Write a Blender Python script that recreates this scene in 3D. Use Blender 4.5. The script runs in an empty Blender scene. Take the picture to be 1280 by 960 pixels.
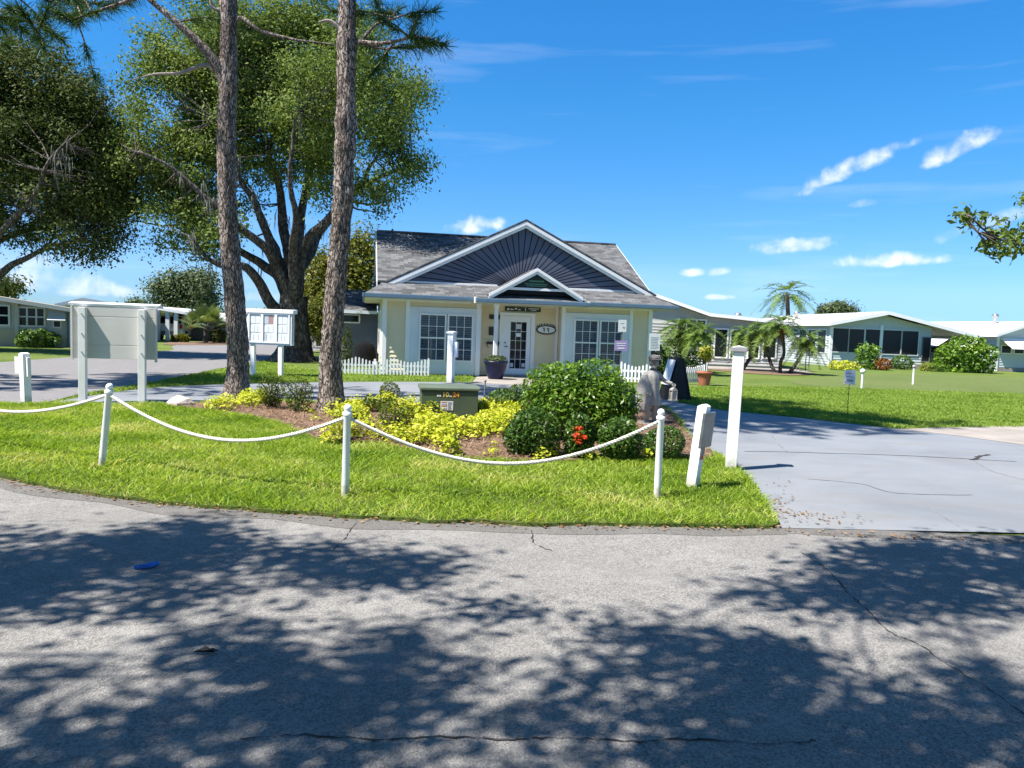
import bpy, math, random
import numpy as np
from mathutils import Vector, Matrix, noise as mnoise
from mathutils.geometry import tessellate_polygon

rng = np.random.default_rng(7)
random.seed(7)
SC = bpy.context.scene
COL = SC.collection
PI = math.pi
R = math.radians

# ------------------------------------------------------------------ camera
FPX, EYE = 960.0, 1.6
PITCH, ROLL = math.atan(69 / 960), R(2.0)
_cp, _sp, _c, _s = math.cos(PITCH), math.sin(PITCH), math.cos(ROLL), math.sin(ROLL)
RT = np.array([_c, _s * _sp, _s * _cp]); UP = np.array([-_s, _c * _sp, _c * _cp]); FW = np.array([0, _cp, -_sp])

def _ray(u, v):
    return FW + (u - 640) / FPX * RT + (480 - v) / FPX * UP
def G(u, v, z=0.0):                      # point of the photograph -> place on the ground
    d = _ray(u, v); t = (z - EYE) / d[2]
    return (t * d[0], t * d[1])
def D(u, v, y):                          # point of the photograph -> place at distance y
    d = _ray(u, v); t = y / d[1]
    return Vector((t * d[0], y, EYE + t * d[2]))

cam = bpy.data.cameras.new('camera'); cam.sensor_width = 36; cam.lens = 27.0
cam.clip_end = 6000; cam.clip_start = 0.05
co = bpy.data.objects.new('camera', cam); COL.objects.link(co)
M = Matrix(((RT[0], UP[0], -FW[0], 0), (RT[1], UP[1], -FW[1], 0), (RT[2], UP[2], -FW[2], EYE), (0, 0, 0, 1)))
co.matrix_world = M
SC.camera = co

# ------------------------------------------------------------------ materials
def newmat(name):
    m = bpy.data.materials.new(name); m.use_nodes = True
    nt = m.node_tree
    b = nt.nodes.get('Principled BSDF')
    return m, nt, b
def N(nt, typ, **kw):
    n = nt.nodes.new(typ)
    for k, v in kw.items(): setattr(n, k, v)
    return n
def ramp(nt, fac, stops):
    r = N(nt, 'ShaderNodeValToRGB')
    e = r.color_ramp.elements
    while len(e) < len(stops): e.new(0.5)
    for i, (p, c) in enumerate(stops):
        e[i].position = p; e[i].color = (*c, 1)
    nt.links.new(fac, r.inputs[0]); return r.outputs[0]
def ntex(nt, scale, detail=4, rough=.55, vec=None, dist=0):
    n = N(nt, 'ShaderNodeTexNoise'); n.inputs['Scale'].default_value = scale
    n.inputs['Detail'].default_value = detail; n.inputs['Roughness'].default_value = rough
    n.inputs['Distortion'].default_value = dist
    if vec is not None: nt.links.new(vec, n.inputs['Vector'])
    return n.outputs['Fac']
def bump(nt, b, h, strength=.4, dist=.01):
    n = N(nt, 'ShaderNodeBump'); n.inputs['Strength'].default_value = strength; n.inputs['Distance'].default_value = dist
    nt.links.new(h, n.inputs['Height']); nt.links.new(n.outputs[0], b.inputs['Normal'])
def mixc(nt, a, b, fac, mode='MIX'):
    m = N(nt, 'ShaderNodeMix', data_type='RGBA', blend_type=mode)
    for sock, val in ((m.inputs[6], a), (m.inputs[7], b), (m.inputs[0], fac)):
        if hasattr(val, 'links') or hasattr(val, 'is_linked'): nt.links.new(val, sock)
        elif isinstance(val, (int, float)): sock.default_value = val
        else: sock.default_value = (*val, 1)
    return m.outputs[2]
def objco(nt, scale=None, rot=None):
    t = N(nt, 'ShaderNodeTexCoord')
    if scale is None and rot is None: return t.outputs['Object']
    mp = N(nt, 'ShaderNodeMapping')
    if scale: mp.inputs['Scale'].default_value = scale
    if rot: mp.inputs['Rotation'].default_value = rot
    nt.links.new(t.outputs['Object'], mp.inputs['Vector'])
    return mp.outputs[0]

def plain(name, c, rough=.5, var=.12, scale=3.0, metal=0, bmp=0, bscale=60, spec=.4, grime=0):
    """painted / moulded surface with slight unevenness"""
    m, nt, b = newmat(name)
    v = objco(nt)
    f = ntex(nt, scale, 5, .6, v)
    c0 = tuple(x * (1 - var) for x in c); c1 = tuple(min(1, x * (1 + var)) for x in c)
    col = ramp(nt, f, [(.3, c0), (.7, c1)])
    if grime:
        g = ntex(nt, scale * 2.3, 6, .7, objco(nt, (1, 1, .25)))
        gm = ramp(nt, g, [(.52, (0, 0, 0)), (.75, (grime,) * 3)])
        col = mixc(nt, col, tuple(x * .55 for x in c), gm)
    nt.links.new(col, b.inputs['Base Color'])
    b.inputs['Roughness'].default_value = rough; b.inputs['Metallic'].default_value = metal
    b.inputs['Specular IOR Level'].default_value = spec
    if bmp: bump(nt, b, ntex(nt, bscale, 4, .6, v), bmp, .01)
    return m

def leafmat(name, cols, trans=.3, rough=.5, clump=.5, spec=.16, cl=.9):
    m, nt, b = newmat(name)
    g = N(nt, 'ShaderNodeNewGeometry')
    f = ntex(nt, clump, 3, .5, objco(nt))
    a = N(nt, 'ShaderNodeMath', operation='MULTIPLY_ADD'); a.inputs[1].default_value = .65; nt.links.new(g.outputs['Random Per Island'], a.inputs[0])
    s = N(nt, 'ShaderNodeMath', operation='MULTIPLY_ADD'); s.inputs[1].default_value = cl; s.inputs[2].default_value = .17 - cl * .5
    nt.links.new(f, s.inputs[0]); nt.links.new(s.outputs[0], a.inputs[2])
    k = len(cols)
    col = ramp(nt, a.outputs[0], [(i / (k - 1), c) for i, c in enumerate(cols)])
    nt.links.new(col, b.inputs['Base Color'])
    b.inputs['Roughness'].default_value = rough; b.inputs['Specular IOR Level'].default_value = spec
    t = N(nt, 'ShaderNodeBsdfTranslucent')
    tc = mixc(nt, col, (1.0, 1.0, .35), 1.0, 'MULTIPLY'); nt.links.new(tc, t.inputs[0])
    mx = N(nt, 'ShaderNodeMixShader'); mx.inputs[0].default_value = trans
    nt.links.new(b.outputs[0], mx.inputs[1]); nt.links.new(t.outputs[0], mx.inputs[2])
    nt.links.new(mx.outputs[0], nt.nodes['Material Output'].inputs[0])
    return m

def barkmat(name, c_dark, c_mid, c_light, vs=(26, 26, 6.5)):
    m, nt, b = newmat(name)
    v = objco(nt, vs)
    vo = N(nt, 'ShaderNodeTexVoronoi', feature='DISTANCE_TO_EDGE'); vo.inputs['Scale'].default_value = 1.0
    nd = N(nt, 'ShaderNodeTexNoise'); nd.inputs['Scale'].default_value = .6; nd.inputs['Detail'].default_value = 4
    nt.links.new(v, nd.inputs['Vector'])
    sc_ = N(nt, 'ShaderNodeVectorMath', operation='SCALE'); sc_.inputs['Scale'].default_value = 2.4; nt.links.new(nd.outputs['Color'], sc_.inputs[0])
    av = N(nt, 'ShaderNodeVectorMath', operation='ADD'); nt.links.new(v, av.inputs[0]); nt.links.new(sc_.outputs[0], av.inputs[1])
    nt.links.new(av.outputs[0], vo.inputs['Vector'])
    f = ntex(nt, 9, 6, .7, objco(nt, (1, 1, .35)))
    plate = ramp(nt, f, [(.3, c_mid), (.7, c_light)])
    edge = ramp(nt, vo.outputs['Distance'], [(0.02, (0, 0, 0)), (.16, (1, 1, 1))])
    pt = ntex(nt, 2.2, 5, .65, objco(nt, (1, 1, .5)), .6)
    plate = mixc(nt, plate, tuple(x * .5 for x in c_mid), ramp(nt, pt, [(.46, (0, 0, 0)), (.66, (.8,) * 3)]))
    col = mixc(nt, c_dark, plate, edge)
    nt.links.new(col, b.inputs['Base Color']); b.inputs['Roughness'].default_value = .95; b.inputs['Specular IOR Level'].default_value = .1
    h = N(nt, 'ShaderNodeMath', operation='MULTIPLY_ADD'); h.inputs[1].default_value = .35
    nt.links.new(f, h.inputs[0]); nt.links.new(edge, h.inputs[2])
    bump(nt, b, h.outputs[0], .8, .03)
    return m

MT = {}
def build_materials():
    # asphalt: pale aggregate in a dark binder, patches of wear
    def asphalt(name, lo, hi, dirt):
        m, nt, b = newmat(name); v = objco(nt)
        vo = N(nt, 'ShaderNodeTexVoronoi'); vo.inputs['Scale'].default_value = 100; nt.links.new(v, vo.inputs['Vector'])
        g1 = ramp(nt, vo.outputs['Color'], [(.15, lo), (.8, hi)])
        n2 = ntex(nt, 300, 2, .5, v)
        col = mixc(nt, g1, tuple(x * .45 for x in lo), ramp(nt, n2, [(.56, (0, 0, 0)), (.66, (.75,) * 3)]))
        big = ntex(nt, .55, 6, .62, v, .5)
        col = mixc(nt, col, dirt, ramp(nt, big, [(.42, (0, 0, 0)), (.72, (.55,) * 3)]))
        st = ntex(nt, 2.3, 5, .7, v)
        col = mixc(nt, col, tuple(x * 1.22 for x in hi), ramp(nt, st, [(.5, (0, 0, 0)), (.75, (.4,) * 3)]))
        nt.links.new(col, b.inputs['Base Color']); b.inputs['Roughness'].default_value = .85; b.inputs['Specular IOR Level'].default_value = .25
        bump(nt, b, vo.outputs['Distance'], .55, .008)
        return m
    MT['asphalt'] = asphalt('asphalt', (.145, .139, .132), (.305, .292, .278), (.18, .171, .162))
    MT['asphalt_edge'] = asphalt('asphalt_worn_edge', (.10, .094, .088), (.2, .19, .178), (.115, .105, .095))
    MT['asphalt_far'] = asphalt('asphalt_far', (.16, .152, .15), (.25, .24, .24), (.19, .18, .178))
    m, nt, b = newmat('painted_drive'); v = objco(nt)
    f = ntex(nt, .5, 6, .65, v, .6); col = ramp(nt, f, [(.3, (.165, .178, .198)), (.55, (.212, .225, .243)), (.75, (.24, .245, .25))])
    st = ntex(nt, 1.1, 6, .72, objco(nt, (.5, 1.6, 1), (0, 0, .25)))
    col = mixc(nt, col, (.19, .183, .175), ramp(nt, st, [(.5, (0, 0, 0)), (.72, (.7,) * 3)]))
    sp = ntex(nt, 40, 5, .7, v); col = mixc(nt, col, (.16, .165, .175), ramp(nt, sp, [(.6, (0, 0, 0)), (.8, (.5,) * 3)]))
    nt.links.new(col, b.inputs['Base Color']); b.inputs['Roughness'].default_value = .75; b.inputs['Specular IOR Level'].default_value = .3
    bump(nt, b, ntex(nt, 70, 5, .6, v), .25, .006); MT['drive'] = m
    MT['concrete'] = plain('concrete', (.30, .265, .235), .9, .2, 1.3, bmp=.3, spec=.2, grime=.4)
    MT['crack'] = plain('crack', (.05, .047, .045), 1, .3, 6, spec=.05)
    MT['crack_light'] = plain('crack_light', (.2, .2, .21), 1, .3, 6, spec=.05)
    # lawns
    def lawn(name, a, c, d, s1=.35):
        m, nt, b = newmat(name); v = objco(nt)
        f = ntex(nt, s1, 6, .65, v, .4); g = ntex(nt, 9, 5, .7, v)
        col = ramp(nt, f, [(.32, a), (.52, c), (.7, d)])
        col = mixc(nt, col, tuple(x * .45 for x in a), ramp(nt, g, [(.45, (0, 0, 0)), (.75, (.55,) * 3)]))
        g2 = ntex(nt, 45, 4, .7, objco(nt, (1, .5, 1)))
        col = mixc(nt, col, tuple(min(1, x * 1.5) for x in d), ramp(nt, g2, [(.52, (0, 0, 0)), (.75, (.45,) * 3)]))
        nt.links.new(col, b.inputs['Base Color']); b.inputs['Roughness'].default_value = .9; b.inputs['Specular IOR Level'].default_value = .1
        bump(nt, b, ntex(nt, 35, 6, .75, v), .9, .05)
        return m
    MT['lawn'] = lawn('lawn', (.10, .155, .03), (.135, .19, .042), (.18, .21, .06))
    MT['lawn_near'] = lawn('lawn_near', (.08, .12, .025), (.12, .165, .035), (.19, .175, .075), 1.2)
    MT['putting'] = lawn('putting', (.115, .16, .045), (.14, .18, .055), (.165, .19, .065), .25)
    MT['blade'] = leafmat('grass_blade', [(.11, .20, .02), (.24, .37, .035), (.36, .48, .07), (.60, .56, .24)], .45, .55, .8, .2, 1.9)
    MT['blade_far'] = leafmat('grass_blade_far', [(.15, .24, .035), (.25, .365, .065), (.35, .44, .11)], .45, .6, .5, .2, 1.5)
    MT['mulch'] = plain('mulch', (.18, .122, .088), 1, .55, 14, bmp=.9, bscale=40, spec=.05)
    MT['straw'] = leafmat('straw', [(.10, .055, .03), (.24, .15, .095), (.42, .30, .20)], .05, .9, 2, .1)
    MT['deadleaf'] = leafmat('dead_leaf', [(.09, .045, .02), (.22, .12, .06), (.38, .27, .13)], .05, .8, 2, .1)
    # foliage
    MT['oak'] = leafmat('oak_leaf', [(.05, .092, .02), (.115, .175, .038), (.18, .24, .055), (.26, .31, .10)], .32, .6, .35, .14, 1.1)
    MT['oak_dark'] = leafmat('oak_leaf_dark', [(.03, .048, .012), (.065, .09, .02), (.11, .135, .035), (.16, .19, .07)], .28, .6, .35, .14, 1.1)  # darker oak leaf: backlit shade of the left crown put into the colour
    MT['tree_yellow'] = leafmat('tree_leaf_yellow', [(.05, .065, .008), (.13, .14, .015), (.22, .21, .03)], .3, .45, .4)
    MT['tree_grey'] = leafmat('tree_leaf_grey', [(.04, .06, .025), (.09, .12, .05), (.16, .19, .09)], .2, .5, .4)
    MT['hedge'] = leafmat('hedge_leaf', [(.03, .08, .007), (.085, .18, .014), (.16, .28, .025), (.27, .36, .05)], .3, .38, 1.6, .4, 1.3)
    MT['shrub'] = leafmat('shrub_leaf', [(.02, .05, .008), (.05, .11, .014), (.09, .17, .022), (.17, .24, .045)], .25, .38, 2.5, .4, 1.2)
    MT['boxwood'] = leafmat('boxwood_leaf', [(.02, .04, .006), (.055, .09, .010), (.12, .15, .016), (.19, .20, .025)], .22, .45, 2.5)
    MT['gold'] = leafmat('gold_leaf', [(.15, .21, .015), (.38, .44, .025), (.57, .58, .05), (.68, .66, .18)], .3, .45, 2.5)
    MT['palm'] = leafmat('palm_leaf', [(.05, .10, .018), (.12, .19, .035), (.22, .29, .08)], .25, .4, .6)
    MT['fan'] = leafmat('fan_palm_leaf', [(.07, .11, .04), (.15, .2, .08), (.26, .30, .12)], .25, .45, .8)
    MT['needle'] = leafmat('pine_needle', [(.02, .05, .012), (.05, .10, .02), (.09, .15, .035)], .2, .45, .8)
    MT['red'] = leafmat('ixora_flower', [(.45, .04, .015), (.62, .075, .02), (.7, .14, .05)], .2, .5, 4)
    MT['croton'] = leafmat('croton_leaf', [(.10, .17, .02), (.22, .27, .03), (.40, .40, .06), (.34, .16, .03)], .25, .4, 4)
    MT['rust'] = leafmat('rust_leaf', [(.14, .035, .01), (.25, .085, .02), (.10, .09, .02)], .2, .5, 4)
    MT['moss'] = leafmat('hanging_moss', [(.12, .12, .10), (.2, .2, .17), (.26, .26, .22)], .2, .9, 2, .05)
    MT['pine_bark'] = barkmat('pine_bark', (.065, .05, .042), (.25, .195, .168), (.46, .39, .345))
    MT['oak_bark'] = barkmat('oak_bark', (.045, .038, .033), (.12, .103, .09), (.22, .192, .17), (9, 9, 2.5))
    MT['twig'] = plain('twig', (.10, .08, .065), .95, .3, 6)
    MT['stub'] = plain('dead_branch', (.30, .25, .22), .95, .3, 6, bmp=.5)
    # paint and building
    MT['white'] = plain('white_paint', (.83, .83, .82), .45, .04, 3, bmp=.06, grime=.16)
    MT['white_clean'] = plain('white_trim', (.80, .80, .80), .4, .03, 3)
    MT['trim'] = plain('pale_blue_trim', (.68, .72, .77), .5, .05, 2, grime=.08)
    MT['cream'] = plain('cream_siding', (.74, .63, .42), .6, .05, 1.5, grime=.1)
    MT['greysid'] = plain('grey_siding', (.40, .40, .385), .6, .05, 1.5)
    MT['darksid'] = plain('slate_siding', (.14, .155, .185), .6, .06, 1.5)
    MT['navy'] = plain('navy_boards', (.095, .108, .155), .55, .12, 2)
    MT['navy_gap'] = plain('board_gap', (.012, .014, .022), .9, .1, 2)
    MT['gutter'] = plain('blue_gutter', (.10, .165, .235), .35, .1, 2)
    MT['soffit'] = plain('soffit', (.60, .60, .55), .7, .05, 2)
    MT['tan'] = plain('tan_board', (.50, .41, .31), .7, .08, 1)
    MT['ltgrey'] = plain('sign_board', (.56, .54, .505), .6, .07, 1.5, grime=.15)
    MT['signpost'] = plain('sign_post', (.76, .745, .71), .55, .07, 3, grime=.3)
    MT['grey'] = plain('grey_metal', (.16, .165, .165), .45, .1, 3)
    MT['capgrey'] = plain('post_cap', (.30, .29, .30), .5, .1, 3)
    MT['black'] = plain('black_paint', (.012, .012, .014), .5, .2, 3)
    MT['black_cloth'] = plain('black_cloth', (.012, .012, .014), .95, .2, 3, spec=.05)
    MT['darkmetal'] = plain('dark_metal', (.04, .035, .03), .5, .2, 5)
    MT['steel'] = plain('steel', (.45, .45, .45), .3, .1, 5, metal=.8)
    MT['util'] = plain('utility_green', (.068, .098, .056), .5, .12, 2, grime=.25)
    MT['util_top'] = plain('utility_green_top', (.115, .145, .10), .5, .12, 2, grime=.2)
    MT['label_white'] = plain('label_white', (.72, .72, .70), .5, .03, 5)
    MT['label_red'] = plain('label_red', (.55, .06, .03), .5, .1, 5)
    MT['label_grey'] = plain('label_grey', (.30, .31, .33), .5, .1, 5)
    MT['orange'] = plain('orange_digit', (.85, .33, .03), .5, .05, 5)
    MT['yellow'] = plain('yellow_digit', (.85, .62, .16), .5, .05, 5)
    MT['purple'] = plain('purple_sign', (.36, .25, .50), .5, .05, 5)
    MT['greensign'] = plain('green_sign', (.014, .03, .02), .5, .1, 5)
    MT['greentext'] = plain('green_text', (.13, .30, .18), .5, .1, 5)
    MT['pot_blue'] = plain('blue_glaze', (.012, .014, .05), .35, .3, 6, spec=.3)
    MT['terracotta'] = plain('terracotta', (.36, .12, .07), .8, .15, 6, bmp=.2)
    MT['stone'] = plain('statue_stone', (.34, .325, .30), .9, .28, 9, bmp=.6, bscale=50, spec=.15, grime=.7)
    MT['stone_dark'] = plain('statue_stone_dark', (.19, .18, .17), .9, .3, 10, bmp=.5, spec=.15)
    MT['rock'] = plain('rock', (.48, .42, .37), .95, .3, 12, bmp=.8, spec=.1)
    MT['rope'] = plain('rope', (.68, .65, .58), .85, .12, 30, bmp=.4, bscale=200, spec=.1)
    MT['blue'] = plain('blue_cloth', (.035, .16, .50), .7, .2, 20, bmp=.4)
    MT['plaque'] = plain('plaque', (.12, .135, .135), .18, .35, 9, metal=.3, spec=.5, bmp=.15, bscale=20)
    MT['papers'] = plain('paper', (.82, .82, .82), .6, .03, 3)
    MT['paperblue'] = plain('paper_grey', (.56, .58, .63), .6, .05, 3)
    MT['paperred'] = plain('paper_red', (.45, .25, .22), .6, .05, 3)
    MT['car_white'] = plain('car_white', (.7, .71, .72), .25, .02, 1, spec=.6)
    MT['car_dark'] = plain('car_dark', (.03, .03, .035), .25, .1, 1, spec=.6)
    MT['tyre'] = plain('tyre', (.02, .02, .02), .9, .1, 5)
    MT['tail'] = plain('tail_light', (.4, .02, .02), .2, .1, 5)
    MT['awning'] = plain('white_awning', (.78, .79, .80), .5, .03, 2)
    MT['whiteroof'] = plain('white_roof', (.62, .61, .60), .6, .05, .6, grime=.2)
    MT['beigeroof'] = plain('beige_roof', (.40, .33, .26), .8, .1, .8, bmp=.2)
    MT['housewhite'] = plain('house_white', (.62, .66, .67), .6, .04, 1)
    MT['houseaqua'] = plain('house_aqua', (.50, .545, .555), .6, .04, 1)
    MT['housebeige'] = plain('house_beige', (.62, .57, .50), .6, .05, 1)
    MT['chairtan'] = plain('chair_tan', (.42, .31, .24), .7, .1, 4)
    MT['screen'] = plain('dark_screen', (.016, .016, .022), .45, .3, 1.2)
    MT['slat'] = plain('blind_slat', (.14, .165, .20), .5, .06, 2)
    MT['void'] = plain('dark_room', (.05, .058, .07), .9, .1, 2)
    m = MT['white'].copy(); m.name = 'white_post_paint'; nt = m.node_tree; b = nt.nodes['Principled BSDF']; MT['white_post'] = m
    src = b.inputs['Base Color'].links[0].from_socket; t = N(nt, 'ShaderNodeTexCoord'); sp_ = N(nt, 'ShaderNodeSeparateXYZ'); nt.links.new(t.outputs['Object'], sp_.inputs[0])
    a_ = N(nt, 'ShaderNodeMath', operation='MULTIPLY_ADD'); a_.inputs[1].default_value = .35; nt.links.new(ntex(nt, 14, 5, .7, t.outputs['Object']), a_.inputs[0]); nt.links.new(sp_.outputs[2], a_.inputs[2])
    nt.links.new(mixc(nt, src, (.36, .34, .24), ramp(nt, a_.outputs[0], [(.19, (.85,) * 3), (.34, (0, 0, 0))])), b.inputs['Base Color'])
    # glass
    m, nt, b = newmat('window_glass')
    tr = N(nt, 'ShaderNodeBsdfTransparent'); tr.inputs[0].default_value = (.72, .78, .82, 1)
    gl = N(nt, 'ShaderNodeBsdfGlossy'); gl.inputs['Roughness'].default_value = .02
    fr = N(nt, 'ShaderNodeLayerWeight'); fr.inputs[0].default_value = .5
    mx = N(nt, 'ShaderNodeMixShader'); pw_ = N(nt, 'ShaderNodeMath', operation='POWER'); pw_.inputs[1].default_value = 5; nt.links.new(fr.outputs['Facing'], pw_.inputs[0]); ad_ = N(nt, 'ShaderNodeMath', operation='MULTIPLY_ADD'); ad_.inputs[1].default_value = .8; ad_.inputs[2].default_value = .04; nt.links.new(pw_.outputs[0], ad_.inputs[0]); nt.links.new(ad_.outputs[0], mx.inputs[0]); nt.links.new(tr.outputs[0], mx.inputs[1]); nt.links.new(gl.outputs[0], mx.inputs[2])
    nt.links.new(mx.outputs[0], nt.nodes['Material Output'].inputs[0]); MT['glass'] = m
    m2 = m.copy(); m2.name = 'clear_glass'; m2.node_tree.nodes['Transparent BSDF'].inputs[0].default_value = (.96, .97, .97, 1); MT['clear_glass'] = m2
    m, nt, b = newmat('dark_glass'); b.inputs['Base Color'].default_value = (.012, .014, .018, 1); b.inputs['Roughness'].default_value = .04
    b.inputs['Specular IOR Level'].default_value = .3
    v = objco(nt); bump(nt, b, ntex(nt, 1.5, 2, .5, v), .02, .02); MT['dglass'] = m
    # shingles
    def shingle(name, swap):
        m, nt, b = newmat(name); t = N(nt, 'ShaderNodeTexCoord')
        mp = N(nt, 'ShaderNodeMapping'); nt.links.new(t.outputs['Object'], mp.inputs[0])
        if swap: mp.inputs['Rotation'].default_value = (0, 0, PI / 2)
        br = N(nt, 'ShaderNodeTexBrick'); nt.links.new(mp.outputs[0], br.inputs['Vector'])
        br.inputs['Color1'].default_value = (.055, .056, .058, 1); br.inputs['Color2'].default_value = (.195, .198, .205, 1)
        br.inputs['Mortar'].default_value = (.05, .05, .05, 1); br.inputs['Scale'].default_value = 1.0
        br.inputs['Mortar Size'].default_value = .006; br.inputs['Brick Width'].default_value = .30; br.inputs['Row Height'].default_value = .15
        br.inputs['Bias'].default_value = -.1
        f = ntex(nt, 6, 5, .7, mp.outputs[0])
        col = mixc(nt, br.outputs['Color'], (.09, .09, .09), ramp(nt, f, [(.35, (0, 0, 0)), (.7, (.6,) * 3)]))
        sp = ntex(nt, 60, 3, .6, mp.outputs[0]); col = mixc(nt, col, (.25, .25, .25), ramp(nt, sp, [(.52, (0, 0, 0)), (.7, (.5,) * 3)]))
        nt.links.new(col, b.inputs['Base Color']); b.inputs['Roughness'].default_value = .9; b.inputs['Specular IOR Level'].default_value = .15
        bump(nt, b, br.outputs['Fac'], -.5, .02)
        return m
    MT['shingle'] = shingle('roof_shingle', False); MT['shingle_x'] = shingle('roof_shingle_side', True)
build_materials()

# ------------------------------------------------------------------ mesh building
class MB:
    def __init__(s): s.v = []; s.f = []; s.m = []
    def quad(s, *p, mi=0):
        n = len(s.v); s.v += [tuple(q) for q in p]; s.f.append(tuple(range(n, n + len(p)))); s.m.append(mi); return s
    def box(s, x0, x1, y0, y1, z0, z1, mi=0, mat=None):
        n = len(s.v)
        P = [(x, y, z) for z in (z0, z1) for y in (y0, y1) for x in (x0, x1)]
        if mat is not None: P = [tuple(mat @ Vector(p)) for p in P]
        s.v += P
        for f in ((0, 2, 3, 1), (4, 5, 7, 6), (0, 1, 5, 4), (2, 6, 7, 3), (0, 4, 6, 2), (1, 3, 7, 5)):
            s.f.append(tuple(n + i for i in f)); s.m.append(mi)
        return s
    def prism(s, pts, ax, a0, a1, mi=0):
        """extrude a 2-D outline along axis ax (0,1,2) from a0 to a1"""
        def P(p, a):
            return ((a, p[0], p[1]), (p[0], a, p[1]), (p[0], p[1], a))[ax]
        n = len(s.v); k = len(pts)
        s.v += [P(p, a0) for p in pts] + [P(p, a1) for p in pts]
        s.f.append(tuple(range(n, n + k))[::-1]); s.f.append(tuple(range(n + k, n + 2 * k))); s.m += [mi, mi]
        for i in range(k):
            j = (i + 1) % k
            s.f.append((n + i, n + j, n + k + j, n + k + i)); s.m.append(mi)
        return s
    def beam(s, a, b, w, h, up=(0, 0, 1), mi=0):
        a, b, up = Vector(a), Vector(b), Vector(up)
        d = (b - a).normalized(); sd = d.cross(up).normalized(); u2 = sd.cross(d).normalized()
        n = len(s.v)
        for q in (a, b):
            for sx, sz in ((-1, -1), (1, -1), (1, 1), (-1, 1)): s.v.append(tuple(q + sd * sx * w / 2 + u2 * sz * h / 2))
        for f in ((0, 1, 2, 3), (7, 6, 5, 4), (0, 4, 5, 1), (1, 5, 6, 2), (2, 6, 7, 3), (3, 7, 4, 0)):
            s.f.append(tuple(n + i for i in f)[::-1]); s.m.append(mi)
        return s
    def tube(s, pts, rad, k=8, mi=0, cap=True, disp=None):
        pts = [Vector(p) for p in pts]; n0 = len(s.v)
        if not hasattr(rad, '__len__'): rad = [rad] * len(pts)
        t = (pts[1] - pts[0]).normalized(); a = Vector((1, 0, 0)) if abs(t.x) < .9 else Vector((0, 1, 0))
        nrm = (a - t * a.dot(t)).normalized()
        for i, p in enumerate(pts):
            t2 = (pts[min(i + 1, len(pts) - 1)] - pts[max(i - 1, 0)]).normalized()
            nrm = (nrm - t2 * nrm.dot(t2)).normalized(); bn = t2.cross(nrm)
            for j in range(k):
                an = 2 * PI * j / k; rr = rad[i]
                if disp: rr = disp(rr, an, i, p)
                s.v.append(tuple(p + (nrm * math.cos(an) + bn * math.sin(an)) * rr))
        for i in range(len(pts) - 1):
            for j in range(k):
                j2 = (j + 1) % k
                s.f.append((n0 + i * k + j, n0 + i * k + j2, n0 + (i + 1) * k + j2, n0 + (i + 1) * k + j)); s.m.append(mi)
        if cap:
            s._caps(n0, n0 + (len(pts) - 1) * k, k, mi)
        return s
    def _caps(s, a, b, k, mi):
        for st, rev in ((a, True), (b, False)):
            n = len(s.v); s.v += [s.v[st + j] for j in range(k)]
            f = tuple(range(n, n + k)); s.f.append(f[::-1] if rev else f); s.m.append(mi)
    def lathe(s, prof, k=20, c=(0, 0, 0), mi=0):
        n0 = len(s.v)
        for r, z in prof:
            for j in range(k): s.v.append((c[0] + r * math.cos(2 * PI * j / k), c[1] + r * math.sin(2 * PI * j / k), c[2] + z))
        for i in range(len(prof) - 1):
            for j in range(k):
                j2 = (j + 1) % k
                s.f.append((n0 + i * k + j, n0 + i * k + j2, n0 + (i + 1) * k + j2, n0 + (i + 1) * k + j)); s.m.append(mi)
        s._caps(n0, n0 + (len(prof) - 1) * k, k, mi)
        return s
    def build(s, name, mat, parent=None, smooth=False, bevel=0, sub=0):
        me = bpy.data.meshes.new(name); me.from_pydata(s.v, [], s.f)
        for q in (mat if isinstance(mat, (list, tuple)) else [mat]): me.materials.append(MT[q] if isinstance(q, str) else q)
        me.polygons.foreach_set('material_index', s.m)
        if smooth: me.polygons.foreach_set('use_smooth', [True] * len(s.f))
        me.update(); o = bpy.data.objects.new(name, me); COL.objects.link(o)
        if parent is not None: o.parent = parent
        if bevel:
            b = o.modifiers.new('bevel', 'BEVEL'); b.width = bevel; b.segments = 2; b.limit_method = 'ANGLE'
        return o

def thing(name, label, cat, loc=(0, 0, 0), rz=0, group=None):
    o = bpy.data.objects.new(name, None); COL.objects.link(o); o.empty_display_size = .2
    o.location = loc; o.rotation_euler = (0, 0, rz)
    o['label'] = label; o['category'] = cat
    if group: o['group'] = group
    return o
def tag(o, label, cat, group=None):
    o['label'] = label; o['category'] = cat
    if group: o['group'] = group
    return o
def structure(o): o['kind'] = 'structure'; return o
def stuff(o): o['kind'] = 'stuff'; return o
def copy_thing(o, loc=None, rz=None, label=None):
    c = o.copy(); COL.objects.link(c)
    if loc is not None: c.location = loc
    if rz is not None: c.rotation_euler = (0, 0, rz)
    if label: c['label'] = label
    for ch in list(o.children):
        d = ch.copy(); COL.objects.link(d); d.parent = c
        for g in list(ch.children):
            e = g.copy(); COL.objects.link(e); e.parent = d
    return c

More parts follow.
